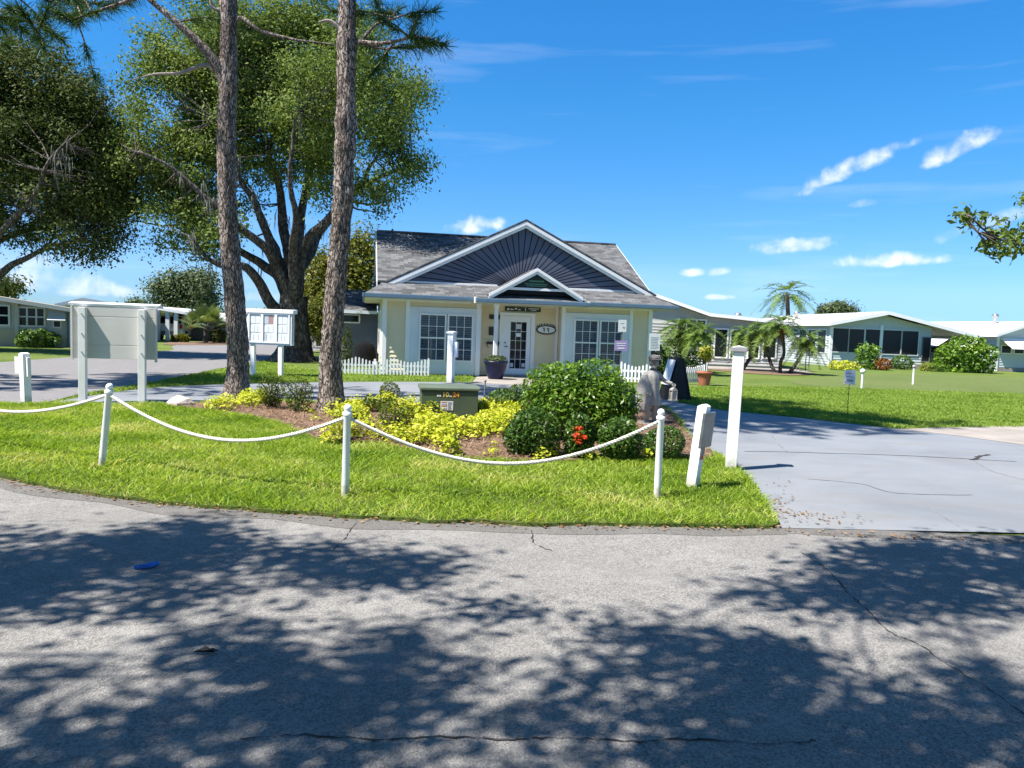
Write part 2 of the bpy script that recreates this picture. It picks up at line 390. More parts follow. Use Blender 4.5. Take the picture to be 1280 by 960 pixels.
def tri_mesh(name, V, nper, mat, parent=None):
    """V: (N*nper,3) separate faces with nper corners each"""
    n = len(V) // nper
    me = bpy.data.meshes.new(name)
    me.vertices.add(len(V)); me.vertices.foreach_set('co', np.ascontiguousarray(V, dtype=np.float32).ravel())
    me.loops.add(len(V)); me.loops.foreach_set('vertex_index', np.arange(len(V), dtype=np.int32))
    me.polygons.add(n); me.polygons.foreach_set('loop_start', np.arange(0, len(V), nper, dtype=np.int32))
    me.materials.append(MT[mat]); me.update(calc_edges=True); me.validate()
    o = bpy.data.objects.new(name, me); COL.objects.link(o)
    if parent is not None: o.parent = parent
    return o
def unit(a): return a / (np.linalg.norm(a, axis=1, keepdims=True) + 1e-9)
def leaves(P, size, aspect=.5, up=.5, out=None, outw=.6, jit=.35):
    """one folded diamond (two triangles sharing a rib -> 4-corner face) per point"""
    n = len(P)
    nr = rng.normal(size=(n, 3)); nr[:, 2] += up * 2
    if out is not None: nr += out * outw * 2
    nr = unit(nr)
    d = unit(np.cross(nr, rng.normal(size=(n, 3)))); sd = np.cross(nr, d)
    L = size * (1 + jit * rng.normal(size=(n, 1))).clip(.45, 1.9); Wd = L * aspect
    a = P - d * L / 2; c = P + d * L / 2
    b = P + sd * Wd / 2 + nr * Wd * .12 - d * L * .05; e = P - sd * Wd / 2 + nr * Wd * .12 - d * L * .05
    return np.stack([a, b, c, e], 1).reshape(-1, 3)
def clump_points(centers, per, sig, flat=.75):
    k = len(centers); C = np.repeat(centers, per, 0)
    o = rng.normal(size=(len(C), 3)) * (sig[:, None].repeat(per, 0) if hasattr(sig, '__len__') else sig)
    o[:, 2] *= flat
    return C + o, o
def in_poly(X, Y, poly):
    ins = np.zeros(len(X), bool); n = len(poly)
    for i in range(n):
        x0, y0 = poly[i]; x1, y1 = poly[(i + 1) % n]
        c = ((y0 > Y) != (y1 > Y))
        with np.errstate(divide='ignore', invalid='ignore'):
            xi = (x1 - x0) * (Y - y0) / (y1 - y0) + x0
        ins ^= c & (X < xi)
    return ins
def spline(pts, k=6, closed=False):
    P = [np.array(p, float) for p in pts]; n = len(P); out = []
    for i in range(n if closed else n - 1):
        g = (lambda j: P[j % n]) if closed else (lambda j: P[max(0, min(n - 1, j))])
        p0, p1, p2, p3 = g(i - 1), g(i), g(i + 1), g(i + 2)
        for t in np.arange(k) / k:
            out.append(.5 * ((2 * p1) + (-p0 + p2) * t + (2 * p0 - 5 * p1 + 4 * p2 - p3) * t * t + (-p0 + 3 * p1 - 3 * p2 + p3) * t ** 3))
    if not closed: out.append(P[-1])
    return [tuple(p) for p in out]
def sheet(name, poly, z, mat, depth=0, extra=None):
    """flat filled outline at height z, with a skirt when depth > 0"""
    mb = MB(); n = len(poly)
    mb.v += [(p[0], p[1], z) for p in poly]
    for t in tessellate_polygon([[Vector((p[0], p[1], 0)) for p in poly]]):
        a, b, c = (poly[i] for i in t)
        cr = (b[0] - a[0]) * (c[1] - a[1]) - (b[1] - a[1]) * (c[0] - a[0])
        mb.f.append(tuple(t) if cr > 0 else tuple(t)[::-1]); mb.m.append(0)
    if depth:
        mb.v += [(p[0], p[1], z - depth) for p in poly]
        for i in range(n): j = (i + 1) % n; mb.f.append((i, j, n + j, n + i)); mb.m.append(0)
    if extra: extra(mb)
    return structure(mb.build(name, mat))
def strip(mb, pts, w, z, mi, jag=.3):
    """thin irregular strip along a line (crack, joint)"""
    P = spline(pts, 8); prev = None
    for i, p in enumerate(P):
        a = np.array(P[max(0, i - 1)]); b = np.array(P[min(len(P) - 1, i + 1)]); d = b - a; d /= np.linalg.norm(d) + 1e-9
        nn = np.array([-d[1], d[0]]); ww = w * (1 + random.uniform(-jag, jag)) / 2
        j = nn * random.uniform(-1, 1) * w * jag * 1.5; q = np.array(p) + j
        cur = (tuple(q + nn * ww) + (z,), tuple(q - nn * ww) + (z,))
        if prev: mb.quad(prev[1], cur[1], cur[0], prev[0], mi=mi)
        prev = cur

# ------------------------------------------------------------------ light and sky
TO_SUN = Vector((-.81, -.46, 1.47)).normalized()
el = math.asin(TO_SUN.z); az = math.atan2(TO_SUN.x, TO_SUN.y)
sun = bpy.data.lights.new('sun', 'SUN'); sun.energy = 5.0; sun.angle = R(.53); sun.color = (1, .955, .88)
so = bpy.data.objects.new('sun', sun); COL.objects.link(so); so.location = (-20, -12, 40)
so.rotation_euler = (-TO_SUN).to_track_quat('-Z', 'Y').to_euler()

def build_world():
    w = bpy.data.worlds.new('World'); SC.world = w; w.use_nodes = True; nt = w.node_tree
    bg = nt.nodes['Background']; bg.inputs[1].default_value = .096
    sky = N(nt, 'ShaderNodeTexSky', sky_type='NISHITA'); sky.sun_disc = False
    sky.sun_elevation = el; sky.sun_rotation = az % (2 * PI); sky.air_density = 1.0; sky.dust_density = .1; sky.ozone_density = 3.0
    hs = N(nt, 'ShaderNodeHueSaturation'); hs.inputs['Saturation'].default_value = 1.26; hs.inputs['Value'].default_value = 1.0
    nt.links.new(sky.outputs[0], hs.inputs['Color'])
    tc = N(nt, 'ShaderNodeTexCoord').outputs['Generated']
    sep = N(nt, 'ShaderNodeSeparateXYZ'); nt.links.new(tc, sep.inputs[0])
    tint = ramp(nt, sep.outputs[2], [(.03, (.30, .50, .90)), (.06, (.395, .56, .905)), (.165, (.395, .65, .86)), (.26, (.365, .735, .895)), (.37, (.35, .79, .98)), (.62, (.58, .76, .80))])  # last stop added above the view, greyed to cut blue in shade
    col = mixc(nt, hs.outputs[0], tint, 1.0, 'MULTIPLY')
    clouds = [(1062, 213, 68, 17, -20, 1.0), (1035, 226, 40, 12, -14, .9), (1198, 187, 46, 17, -22, .85), (985, 310, 54, 15, -2, 1.0), (1116, 327, 62, 13, 0, 1.0),
              (1160, 326, 30, 8, 0, .5), (866, 342, 22, 8, 0, .7), (897, 341, 18, 8, -8, .65), (598, 284, 38, 18, -6, .95), (900, 372, 20, 6, 0, .9), (1192, 293, 24, 13, -25, .5),
              (45, 352, 110, 24, 4, .75), (120, 364, 70, 14, 0, .65), (20, 330, 70, 20, 0, .55), (330, 372, 40, 12, 0, .4), (1080, 255, 20, 8, 0, .3), (1250, 275, 30, 14, -15, .35)]
    def vm(op, a, b):
        n = N(nt, 'ShaderNodeVectorMath', operation=op); nt.links.new(a, n.inputs[0])
        n.inputs[1].default_value = b; return n.outputs['Value'] if op == 'DOT_PRODUCT' else n.outputs[0]
    def ma(op, a, b=None, c=None):
        n = N(nt, 'ShaderNodeMath', operation=op)
        for i, x in enumerate((a, b, c)):
            if x is None: continue
            if isinstance(x, (int, float)): n.inputs[i].default_value = x
            else: nt.links.new(x, n.inputs[i])
        return n.outputs[0]
    nz = ntex(nt, 40, 4, .55, tc, .3)
    nz2 = ntex(nt, 20, 4, .6, tc)
    nn = ma('ADD', ma('MULTIPLY', ma('SUBTRACT', nz, .5), 2.0), ma('MULTIPLY', ma('SUBTRACT', nz2, .5), 1.6))
    total = None
    for (u, v, sx, sy, rot, op) in clouds:
        c = _ray(u, v); c = c / np.linalg.norm(c)
        ax = np.cross(c, (0, 0, 1)); ax /= np.linalg.norm(ax); ay = np.cross(ax, c)
        r = R(-rot + 2); a1 = ax * math.cos(r) + ay * math.sin(r); a2 = -ax * math.sin(r) + ay * math.cos(r)
        x = vm('DOT_PRODUCT', tc, tuple(a1 * FPX / sx)); y = vm('DOT_PRODUCT', tc, tuple(a2 * FPX / sy))
        y = ma('MULTIPLY', y, ma('ADD', 1.15, ma('MULTIPLY', ma('LESS_THAN', y, 0), .8)))   # flatter base
        g = ma('SUBTRACT', 1.0, ma('ADD', ma('MULTIPLY', x, x), ma('MULTIPLY', y, y)))
        g = ma('ADD', ma('MINIMUM', ma('MAXIMUM', g, -6), .9), nn)
        g = ma('MULTIPLY', g, .58); g = ma('MINIMUM', ma('MAXIMUM', g, 0), 1)
        g = ma('MULTIPLY', g, ma('GREATER_THAN', vm('DOT_PRODUCT', tc, tuple(c)), 0))
        g = ma('MULTIPLY', ma('MULTIPLY', g, g), ma('SUBTRACT', 3.0, ma('MULTIPLY', g, 2.0))); g = ma('MULTIPLY', g, op)
        total = g if total is None else ma('MAXIMUM', total, g)
    # thin high streaks
    mp = N(nt, 'ShaderNodeMapping'); mp.inputs['Scale'].default_value = (2.2, 2.2, 22); mp.inputs['Rotation'].default_value = (0, R(-4), 0)
    nt.links.new(tc, mp.inputs[0])
    st = ntex(nt, 1.0, 4, .55, mp.outputs[0], .2)
    st = ma('MULTIPLY', ma('MAXIMUM', ma('SUBTRACT', st, .53), 0), .8)
    total = ma('MAXIMUM', total, st)
    shade = ramp(nt, nz, [(.3, (5.0, 5.2, 5.9)), (.65, (6.6, 6.6, 6.8))])
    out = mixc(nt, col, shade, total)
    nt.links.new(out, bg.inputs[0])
build_world()
SC.view_settings.view_transform = 'Standard'; SC.view_settings.look = 'None'; SC.view_settings.exposure = 1.12; SC.view_settings.gamma = 1
SC.view_settings.use_curve_mapping = False
SC.cycles.max_bounces = 8; SC.cycles.transparent_max_bounces = 12
SC.cycles.use_denoising = True

# ------------------------------------------------------------------ ground
def GP(L): return [G(*p) for p in L]
base = [(-900, -60), (900, -60), (900, 2600), (-900, 2600)]
sheet('ground', base, -.006, 'lawn')

FRONT = [(0, 600), (60, 611), (130, 622), (220, 633), (330, 642), (450, 650), (600, 656), (760, 659.5), (900, 661), (972, 660)]
front = GP(FRONT)
side = GP([(962, 640), (946, 613), (925, 590), (902, 573), (876, 556), (858, 541), (848, 524), (832, 510)])
back = GP([(800, 503), (700, 499), (640, 500), (560, 505), (480, 507), (430, 505), (330, 502), (260, 504), (230, 507), (100, 506), (0, 506)])
left_end = [(-11.2, 13.4), (-12.6, 11.8), (-12.4, 9.9), (-10.2, 8.6)]
island = spline(front + side, 5)[:-1] + [side[-1]] + spline(back + left_end, 4)
ecx = np.array(island)
# ragged edge where the turf creeps over the asphalt
isl = []
for i, p in enumerate(island):
    q = island[(i + 1) % len(island)]
    for t in (0, .25, .5, .75):
        x = p[0] + (q[0] - p[0]) * t; y = p[1] + (q[1] - p[1]) * t
        isl.append((x + .05 * mnoise.noise((x * 3.1, y * 3.1, 0)), y + .06 * mnoise.noise((x * 2.3, y * 2.3, 5)) + .03 * mnoise.noise((x * 9, y * 9, 2))))
island = isl
def road_cracks(mb):
    z = .0085
    strip(mb, [G(300, 925), G(380, 921), G(470, 926), G(560, 923), G(640, 927), G(700, 924), G(790, 929), G(850, 926), G(960, 931), G(1020, 928)], .008, z, 1, .75)
    strip(mb, [G(1000, 690), G(1032, 712), G(1060, 742), G(1082, 762), G(1110, 790), G(1150, 808), G(1180, 830), G(1228, 858), G(1280, 895)], .006, z, 1, .8)
    strip(mb, [G(664, 664), G(668, 680), G(690, 690)], .008, z, 1, .8)
    strip(mb, [G(445, 655), G(432, 672), G(415, 690)], .007, z, 1, .8)
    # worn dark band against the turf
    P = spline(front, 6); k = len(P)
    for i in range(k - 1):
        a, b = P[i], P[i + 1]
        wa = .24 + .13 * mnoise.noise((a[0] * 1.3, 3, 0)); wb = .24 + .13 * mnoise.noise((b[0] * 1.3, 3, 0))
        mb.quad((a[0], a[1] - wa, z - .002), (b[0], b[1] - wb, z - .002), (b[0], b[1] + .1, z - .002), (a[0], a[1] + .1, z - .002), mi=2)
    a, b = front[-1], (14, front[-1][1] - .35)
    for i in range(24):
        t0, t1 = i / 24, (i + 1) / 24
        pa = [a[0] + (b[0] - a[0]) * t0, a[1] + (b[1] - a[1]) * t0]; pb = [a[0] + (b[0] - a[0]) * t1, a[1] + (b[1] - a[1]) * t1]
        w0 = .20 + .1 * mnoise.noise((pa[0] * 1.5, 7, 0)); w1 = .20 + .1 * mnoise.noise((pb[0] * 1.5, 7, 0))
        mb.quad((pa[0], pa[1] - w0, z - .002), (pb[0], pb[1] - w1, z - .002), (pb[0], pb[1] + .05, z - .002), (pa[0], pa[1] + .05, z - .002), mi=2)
road_poly = [(-70, -25), (70, -25), (70, 5.6), (14, G(1280, 668)[1] + .0), G(1280, 670), G(1100, 668), (front[-1][0] + .1, front[-1][1] - .02),
             (front[-1][0] - .6, front[-1][1] + .8), (0, 8), (-4, 8.5), (-9, 10), (-12, 12), (-13, 13.2), (-24, 14), (-70, 10)]
structure(sheet('road', road_poly, .004, ['asphalt', 'crack', 'asphalt_edge'], extra=road_cracks))
near = GP([(45, 505), (100, 493), (190, 478), (260, 464), (330, 450), (400, 438), (470, 431.5)])
far = GP([(470, 425), (380, 427.5), (300, 428), (222, 431), (217, 437), (190, 440), (110, 445), (0, 453), (-120, 461)])
structure(sheet('side_street', spline([(-9.6, 13.2)] + near, 4) + spline(far + [(-27, 22)], 3) + [(-60, 18), (-60, 13), (-13, 13.2)], .006, 'asphalt_far'))
def drive_cracks(mb):
    z = .0125
    strip(mb, [G(930, 565), G(1020, 567), G(1120, 570), G(1215, 575), G(1270, 578)], .03, z, 1)
    strip(mb, [G(1010, 600), G(1075, 606), G(1115, 617), G(1180, 620), G(1215, 620)], .012, z, 1)
    strip(mb, [G(1215, 576), G(1226, 571), G(1236, 569)], .06, z, 1)
    strip(mb, [G(963, 543), G(972, 555), G(985, 567)], .02, z, 2)
    strip(mb, [G(1217, 577), G(1240, 590), G(1280, 601)], .014, z, 2)
    strip(mb, [G(1160, 634), G(1175, 645), G(1200, 660)], .012, z, 2)
    strip(mb, [G(300, 492), G(330, 486), G(345, 481)], .03, z, 1)
    strip(mb, [G(470, 497), G(480, 488), G(486, 479)], .03, z, 1)
drive = [G(1280, 667.5), (14, G(1280, 667)[1] + .1), (30, 8), (30, 12)] + GP([(1420, 570), (1280, 557), (1200, 546)]) + \
        spline(GP([(1125, 537), (1060, 530), (1000, 523), (900, 513), (845, 503), (800, 494), (700, 485), (640, 480), (540, 478), (430, 478), (300, 480.5), (195, 485), (110, 496), (50, 506)]), 3) + \
        [(-9.0, 13.1), (-5, 13.2), (0, 11), (1.8, 8), (front[-1][0] - .7, front[-1][1] + .5), (front[-1][0], front[-1][1] - .03)]
structure(sheet('driveway', drive, .010, ['drive', 'crack', 'crack_light'], extra=drive_cracks))
structure(sheet('sidewalk', GP([(1125, 537), (1190, 534.5), (1280, 533), (1500, 532), (1500, 561), (1280, 557), (1200, 546)]), .014, 'concrete'))
structure(sheet('entrance_walk', GP([(596, 471.5), (640, 470), (706, 474), (712, 487), (640, 481.5), (590, 479)]), .016, 'concrete'))
structure(sheet('lawn_island', island, .035, 'lawn_near', .05))
bed = spline(GP([(213, 511), (262, 506), (330, 505), (430, 507), (520, 507), (640, 502), (790, 506), (836, 517), (850, 536), (866, 551), (890, 570), (880, 577), (840, 574),
                 (760, 577), (680, 581), (600, 578), (540, 571), (470, 557), (430, 557), (390, 549), (345, 531), (290, 519), (240, 514)]), 3, True)
structure(sheet('mulch_bed', bed, .05, 'mulch', .02))
green = spline([G(1000, 474), G(1120, 467), G(1280, 472), G(1500, 480), G(1500, 500), G(1280, 492), G(1130, 488), G(1010, 482)], 4, True)
structure(sheet('putting_green', green, .002, 'putting'))

def grass(name, poly, n, hmin, hmax, w, z, mat, hole=None, lean=.5, dens=None):
    P = np.array(poly); lo, hi = P.min(0), P.max(0)
    X = rng.uniform(lo[0], hi[0], n); Y = rng.uniform(lo[1], hi[1], n)
    k = in_poly(X, Y, poly)
    if hole is not None: k &= ~in_poly(X, Y, hole)
    if dens is not None: k &= rng.random(n) < dens(X, Y)
    X, Y = X[k], Y[k]; n = len(X)
    h = rng.uniform(hmin, hmax, n) * (.75 + .5 * np.sin(X * 1.7 + Y * 2.3) ** 2)
    a = rng.uniform(0, 2 * PI, n); dx, dy = np.cos(a), np.sin(a)
    b = rng.uniform(0, 2 * PI, n); ln = rng.uniform(.1, lean, n) * h * 2
    B = np.stack([X, Y, np.full(n, z)], 1); S = np.stack([dx * w / 2, dy * w / 2, np.zeros(n)], 1)
    T = B + np.stack([np.cos(b) * ln, np.sin(b) * ln, h], 1)
    Mi = B * .45 + T * .55; Mi[:, 2] += h * .12
    V = np.stack([B - S, B + S, Mi + S * .8, T, Mi - S * .8], 1).reshape(-1, 3)
    return stuff(tri_mesh(name, V, 5, mat))
big = [(p[0], p[1]) for p in island]
grass('grass', big, 380000, .02, .062, .009, .033, 'blade', bed, 1.15, lambda X, Y: np.clip(1.25 - (Y - 6.3) * .055, .35, 1))
rl = GP([(1125, 536), (1060, 529), (1000, 522), (900, 512), (848, 501.5), (852, 484), (1000, 484), (1400, 497), (1420, 533)])
grass('grass', rl, 130000, .03, .065, .017, 0, 'blade_far', None, 1.1)
ml = GP([(60, 505), (110, 494.5), (195, 483.5), (300, 479), (430, 476.5), (540, 476.5), (590, 476.5), (590, 471), (420, 468), (330, 452), (262, 464), (190, 478.5), (100, 493.5)])
grass('grass', ml, 60000, .03, .07, .022, 0, 'blade_far', None, 1.1)
# pine straw on the bed and dead leaves along the turf edge
def strawfield(name, poly, n, L, w, z, mat):
    P = np.array(poly); lo, hi = P.min(0), P.max(0)
    X = rng.uniform(lo[0], hi[0], n); Y = rng.uniform(lo[1], hi[1], n); k = in_poly(X, Y, poly); X, Y = X[k], Y[k]; n = len(X)
    a = rng.uniform(0, PI, n); l = L * rng.uniform(.5, 1.3, n); zz = z + rng.uniform(0, .035, n); tl = rng.normal(0, .02, n)
    d = np.stack([np.cos(a) * l / 2, np.sin(a) * l / 2, tl], 1); s = np.stack([-np.sin(a) * w, np.cos(a) * w, np.zeros(n)], 1); C = np.stack([X, Y, zz], 1)
    return stuff(tri_mesh(name, np.stack([C - d - s, C - d + s, C + d + s, C + d - s], 1).reshape(-1, 3), 4, mat))
strawfield('pine_straw', bed, 26000, .16, .004, .052, 'straw')
def litter(name, pts, mat, size, z):
    P = np.array([(p[0], p[1], z) for p in pts]) ; P[:, 2] += rng.uniform(.002, .014, len(P))
    return stuff(tri_mesh(name, leaves(P, size, .5, 3.0), 4, mat))
ep = spline(front, 10); pts = []
for p in ep:
    for _ in range(5): pts.append((p[0] + rng.normal(0, .15), p[1] - abs(rng.normal(0, .07)) + .03))
c0 = G(985, 645)
for _ in range(110): pts.append((c0[0] + rng.normal(.1, .28), c0[1] + rng.normal(-.05, .13)))
for _ in range(60):
    q = G(960 + rng.normal(0, 8), 627 + rng.normal(0, 12)); pts.append((q[0] + .1, q[1]))
for _ in range(140): pts.append((rng.uniform(2.3, 6), 6.22 + rng.normal(-.02, .05)))
litter('leaf_litter', pts, 'deadleaf', .035, .012)
for nm, u, v, s, mt, lb in (('dead_leaf', 255, 818, .07, 'black', 'single dark curled leaf lying on the shaded road'),):
    p = G(u, v); mb = MB()
    mb.quad((p[0] - .05, p[1] - .01, .012), (p[0], p[1] - .025, .03), (p[0] + .055, p[1], .014), (p[0], p[1] + .02, .035))
    mb.quad((p[0] + .0, p[1] - .0, .016), (p[0] + .03, p[1] - .015, .03), (p[0] + .07, p[1] + .012, .016), (p[0] + .03, p[1] + .03, .022))
    tag(mb.build(nm, mt), lb, 'leaf')
# small blue cloth on the road
p = G(183, 711); mb = MB()
mb.prism([(-.09, 0), (.075, 0), (.09, .018), (.06, .04), (-.02, .05), (-.075, .035)], 1, p[1] - .06, p[1] + .06)
for i, q in enumerate(mb.v): q = (q[0] * .55, p[1] + (q[1] - p[1]) * .55, q[2] * .7); mb.v[i] = (q[0] + p[0] + .03 * (q[1] - p[1]) / .06, q[1] + .02 * math.sin(q[0] * 40), q[2] + .006 + .012 * math.sin(q[0] * 50 + q[1] * 30) * (q[2] > .01))
tag(mb.build('folded_cloth', 'blue', smooth=False, bevel=.008), 'small crumpled blue cloth lying on the shaded road', 'cloth')

# ------------------------------------------------------------------ clubhouse
YAW = R(11)
house = thing('office_house', 'cream cottage with navy sunburst gable, white trim and grey shingle roof', 'house', (.1, 25.9, 0), YAW)
def H(mb, name, mat, **k): return mb.build(name, mat, house, **k)
def siding_strip(mb, a, b, z0, z1, out, lap=.135):
    """lapped boards between ground points a and b, facing out"""
    n = max(1, round((z1 - z0) / lap)); h = (z1 - z0) / n; ox, oy = out
    for i in range(n):
        zb, zt = z0 + i * h, z0 + (i + 1) * h
        A = (a[0] + ox * .034, a[1] + oy * .034); B = (b[0] + ox * .034, b[1] + oy * .034)
        A2 = (a[0] + ox * .004, a[1] + oy * .004); B2 = (b[0] + ox * .004, b[1] + oy * .004)
        mb.quad((*A, zb), (*B, zb), (*B2, zt), (*A2, zt)); mb.quad((*A2, zb), (*B2, zb), (*B, zb), (*A, zb))
BY = -.45
mb = MB()
mb.prism([(-4.44, BY), (-1.34, BY), (-1.34, 0), (1.45, 0), (1.45, BY), (4.56, BY), (4.56, 8.4), (-4.44, 8.4)], 2, 0.02, 2.55)
siding_strip(mb, (-4.44, BY), (-1.34, BY), .15, 2.5, (0, -1)); siding_strip(mb, (1.45, BY), (4.56, BY), .15, 2.5, (0, -1))
siding_strip(mb, (-1.34, 0), (1.45, 0), .15, 2.5, (0, -1)); siding_strip(mb, (-4.44, 8.4), (-4.44, BY), .15, 2.5, (-1, 0))
siding_strip(mb, (1.45, 0), (1.45, BY), .15, 2.5, (-1, 0)); siding_strip(mb, (4.56, BY), (4.56, 8.4), .15, 2.5, (1, 0))
H(mb, 'wall', 'cream')
mb = MB()   # corner boards, bay pilasters, frieze
Y0 = BY - .05
for x0, x1 in ((-4.475, -4.34), (-3.74, -3.60), (-1.46, -1.305), (1.415, 1.54), (3.78, 3.90), (4.46, 4.595)): H(MB().box(x0, x1, Y0 - .02, BY + .06, .02, 2.42), 'corner_board', 'white_clean', bevel=.006)
for x0, x1 in ((-1.305, -1.22), (1.33, 1.415)): H(MB().box(x0, x1, -.05, .03, .02, 2.42), 'corner_board', 'white_clean', bevel=.006)
for x0, x1 in ((-4.34, -3.74), (-3.6, -1.46), (1.54, 3.78), (3.9, 4.46)): H(MB().box(x0, x1, Y0, BY + .03, 2.36, 2.43), 'frieze_board', 'white_clean')
H(MB().box(-1.22, 1.33, -.035, .03, 2.36, 2.43), 'frieze_board', 'white_clean')
for y0, y1 in ((-.39, .10), (8.2, 8.41)): H(MB().box(-4.475, -4.40, y0, y1, .02, 2.42), 'corner_board', 'white_clean', bevel=.006)
for x0, x1 in ((-3.6, -1.46), (1.54, 3.78)):   # pale panel round the window pairs
    mb = MB()
    xa, xb = (x0 + .29, x1 - .09) if x0 < 0 else (x0 + .30, x1 - .20)
    mb.box(x0, xa, Y0 + .005, BY + .02, .05, 2.17); mb.box(xb, x1, Y0 + .005, BY + .02, .05, 2.17)
    mb.box(xa, xb, Y0 + .005, BY + .02, 2.0, 2.17); mb.box(xa, xb, Y0 + .005, BY + .02, .05, .46)
    mb.box(x0 - .02, x1 + .02, Y0 - .03, BY + .03, 2.17, 2.21)
    H(mb, 'window_surround', 'trim', bevel=.005)
def window(x0, x1, z0, z1, y):
    """sash window: frame, sashes, muntins, blind slats, glass"""
    fr = MB(); t = .055; zm = (z0 + z1) / 2 - .01
    fr.box(x0, x0 + t, y - .06, y, z0, z1).box(x1 - t, x1, y - .06, y, z0, z1).box(x0 + t, x1 - t, y - .06, y, z1 - t, z1).box(x0 + t, x1 - t, y - .06, y, z0, z0 + t)
    fr.box(x0 + t, x1 - t, y - .055, y, zm - .025, zm + .025)
    f = H(fr, 'window', 'white_clean', bevel=.004)
    mu = MB(); xi0, xi1 = x0 + t, x1 - t
    for i in (1, 2):
        x = xi0 + (xi1 - xi0) * i / 3
        mu.box(x - .008, x + .008, y - .045, y - .03, z0 + t, zm - .025).box(x - .008, x + .008, y - .045, y - .03, zm + .025, z1 - t)
    for a, b in ((z0 + t, zm - .025), (zm + .025, z1 - t)):
        mu.box(xi0, xi1, y - .047, y - .029, (a + b) / 2 - .008, (a + b) / 2 + .008)
    mu.build('muntin', 'white_clean', f)
    gl = MB(); gl.quad((xi0, y - .028, z0 + t), (xi1, y - .028, z0 + t), (xi1, y - .028, z1 - t), (xi0, y - .028, z1 - t)); gl.build('pane', 'glass', f)
    bl = MB(); z = z0 + t + .02
    while z < z1 - t:
        bl.quad((xi0, y - .022, z - .026), (xi1, y - .022, z - .026), (xi1, y - .008, z + .026), (xi0, y - .008, z + .026)); z += .075
    bl.quad((xi0, y - .004, z0 + t), (xi1, y - .004, z0 + t), (xi1, y - .004, z1 - t), (xi0, y - .004, z1 - t), mi=1)
    bl.build('blind', ['slat', 'void'], f)
WY = BY - .04
window(-3.31, -2.43, .46, 2.0, WY); window(-2.40, -1.55, .46, 2.0, WY)
window(1.84, 2.70, .46, 2.0, WY); window(2.73, 3.58, .46, 2.0, WY)
# side windows on the shaded left wall
for ya in (1.0, 4.2):
    f = H(MB().box(-4.52, -4.44, ya, ya + .09, .5, 2.1).box(-4.52, -4.44, ya + 1.0, ya + 1.09, .5, 2.1).box(-4.52, -4.44, ya + .09, ya + 1.0, 2.0, 2.1).box(-4.52, -4.44, ya + .09, ya + 1.0, .5, .6), 'window', 'white_clean')
    MB().quad((-4.495, ya + .09, .6), (-4.495, ya + .09, 2.0), (-4.495, ya + 1, 2.0), (-4.495, ya + 1, .6)).build('pane', 'dglass', f)
# door
fr = MB().box(-.60, -.46, -.07, .02, .03, 2.14).box(.47, .61, -.07, .02, .03, 2.14).box(-.46, .47, -.07, .02, 2.04, 2.14)
df = H(fr, 'door_frame', 'white_clean', bevel=.006)
dl = MB().box(-.46, -.22, -.05, -.01, .06, 2.03).box(.32, .46, -.05, -.01, .06, 2.03).box(-.22, .32, -.05, -.01, 1.83, 2.03).box(-.22, .32, -.05, -.01, .06, .27)
for i in (1, 2): dl.box(-.22 + .54 * i / 3 - .007, -.22 + .54 * i / 3 + .007, -.048, -.0385, .27, 1.83)
for i in range(1, 5): dl.box(-.22, .32, -.0465, -.039, .27 + 1.56 * i / 5 - .007, .27 + 1.56 * i / 5 + .007)
dr = H(dl, 'door', 'white_clean', bevel=.004)
MB().quad((-.22, -.038, .27), (.32, -.038, .27), (.32, -.038, 1.83), (-.22, -.038, 1.83)).build('pane', 'dglass', dr)
MB().tube([(-.40, -.05, 1.0), (-.40, -.10, 1.0), (-.31, -.105, 1.0)], .016, 8).build('handle', 'grey', dr, smooth=True); MB().box(-.425, -.375, -.062, -.05, 1.1, 1.16).build('lock', 'grey', dr, bevel=.01)
for bx, mt in (((-.03, .13, -.056, -.05, 1.60, 1.76), 'paperblue'), ((-.03, .13, -.056, -.05, 1.34, 1.46), 'papers'), ((.19, .30, -.056, -.05, .32, .45), 'paperblue'), ((-.20, -.1, -.056, -.05, .32, .45), 'paperblue')): MB().box(*bx).build('paper', mt, dr)
H(MB().box(-.7, .7, -.42, -.08, .02, .07), 'threshold', 'concrete')
# plaques and lamp by the door
H(MB().box(-.96, -.6, -.055, -.024, 1.90, 2.05), 'plaque', 'darkmetal', bevel=.006)
H(MB().box(-.96, -.76, -.055, -.024, 1.36, 1.64), 'plaque', 'darkmetal', bevel=.006)
mbx = MB().box(-1.02, -.60, -.12, -.03, 1.06, 1.15); mbx.tube([(-1.0, -.08, 1.06), (-1.0, -.08, .97), (-.95, -.08, .95)], .012, 6).tube([(-.62, -.08, 1.06), (-.62, -.08, .99)], .012, 6)
H(mbx, 'wall_mailbox', 'darkmetal', bevel=.01)
# green strip sign above the door
s = H(MB().box(-.44, .78, -.075, -.03, 2.19, 2.335), 'door_sign', 'greensign', bevel=.004)
t = MB()
for x0, w, z0, h in ((-.38, .09, 2.22, .06), (-.28, .14, 2.235, .03), (-.12, .1, 2.25, .045), (.0, .1, 2.23, .03), (.24, .03, 2.215, .10)): t.prism([(x0, z0), (x0 + w, z0), (x0 + w * .8, z0 + h), (x0 + w * .3, z0 + h * 1.2)], 1, -.082, -.076)
x = .36
while x < .72: t.box(x, x + .022, -.082, -.076, 2.275, 2.31); x += .034
x = .44
while x < .62: t.box(x, x + .02, -.082, -.076, 2.225, 2.255); x += .032
t.build('lettering', 'label_white', s)
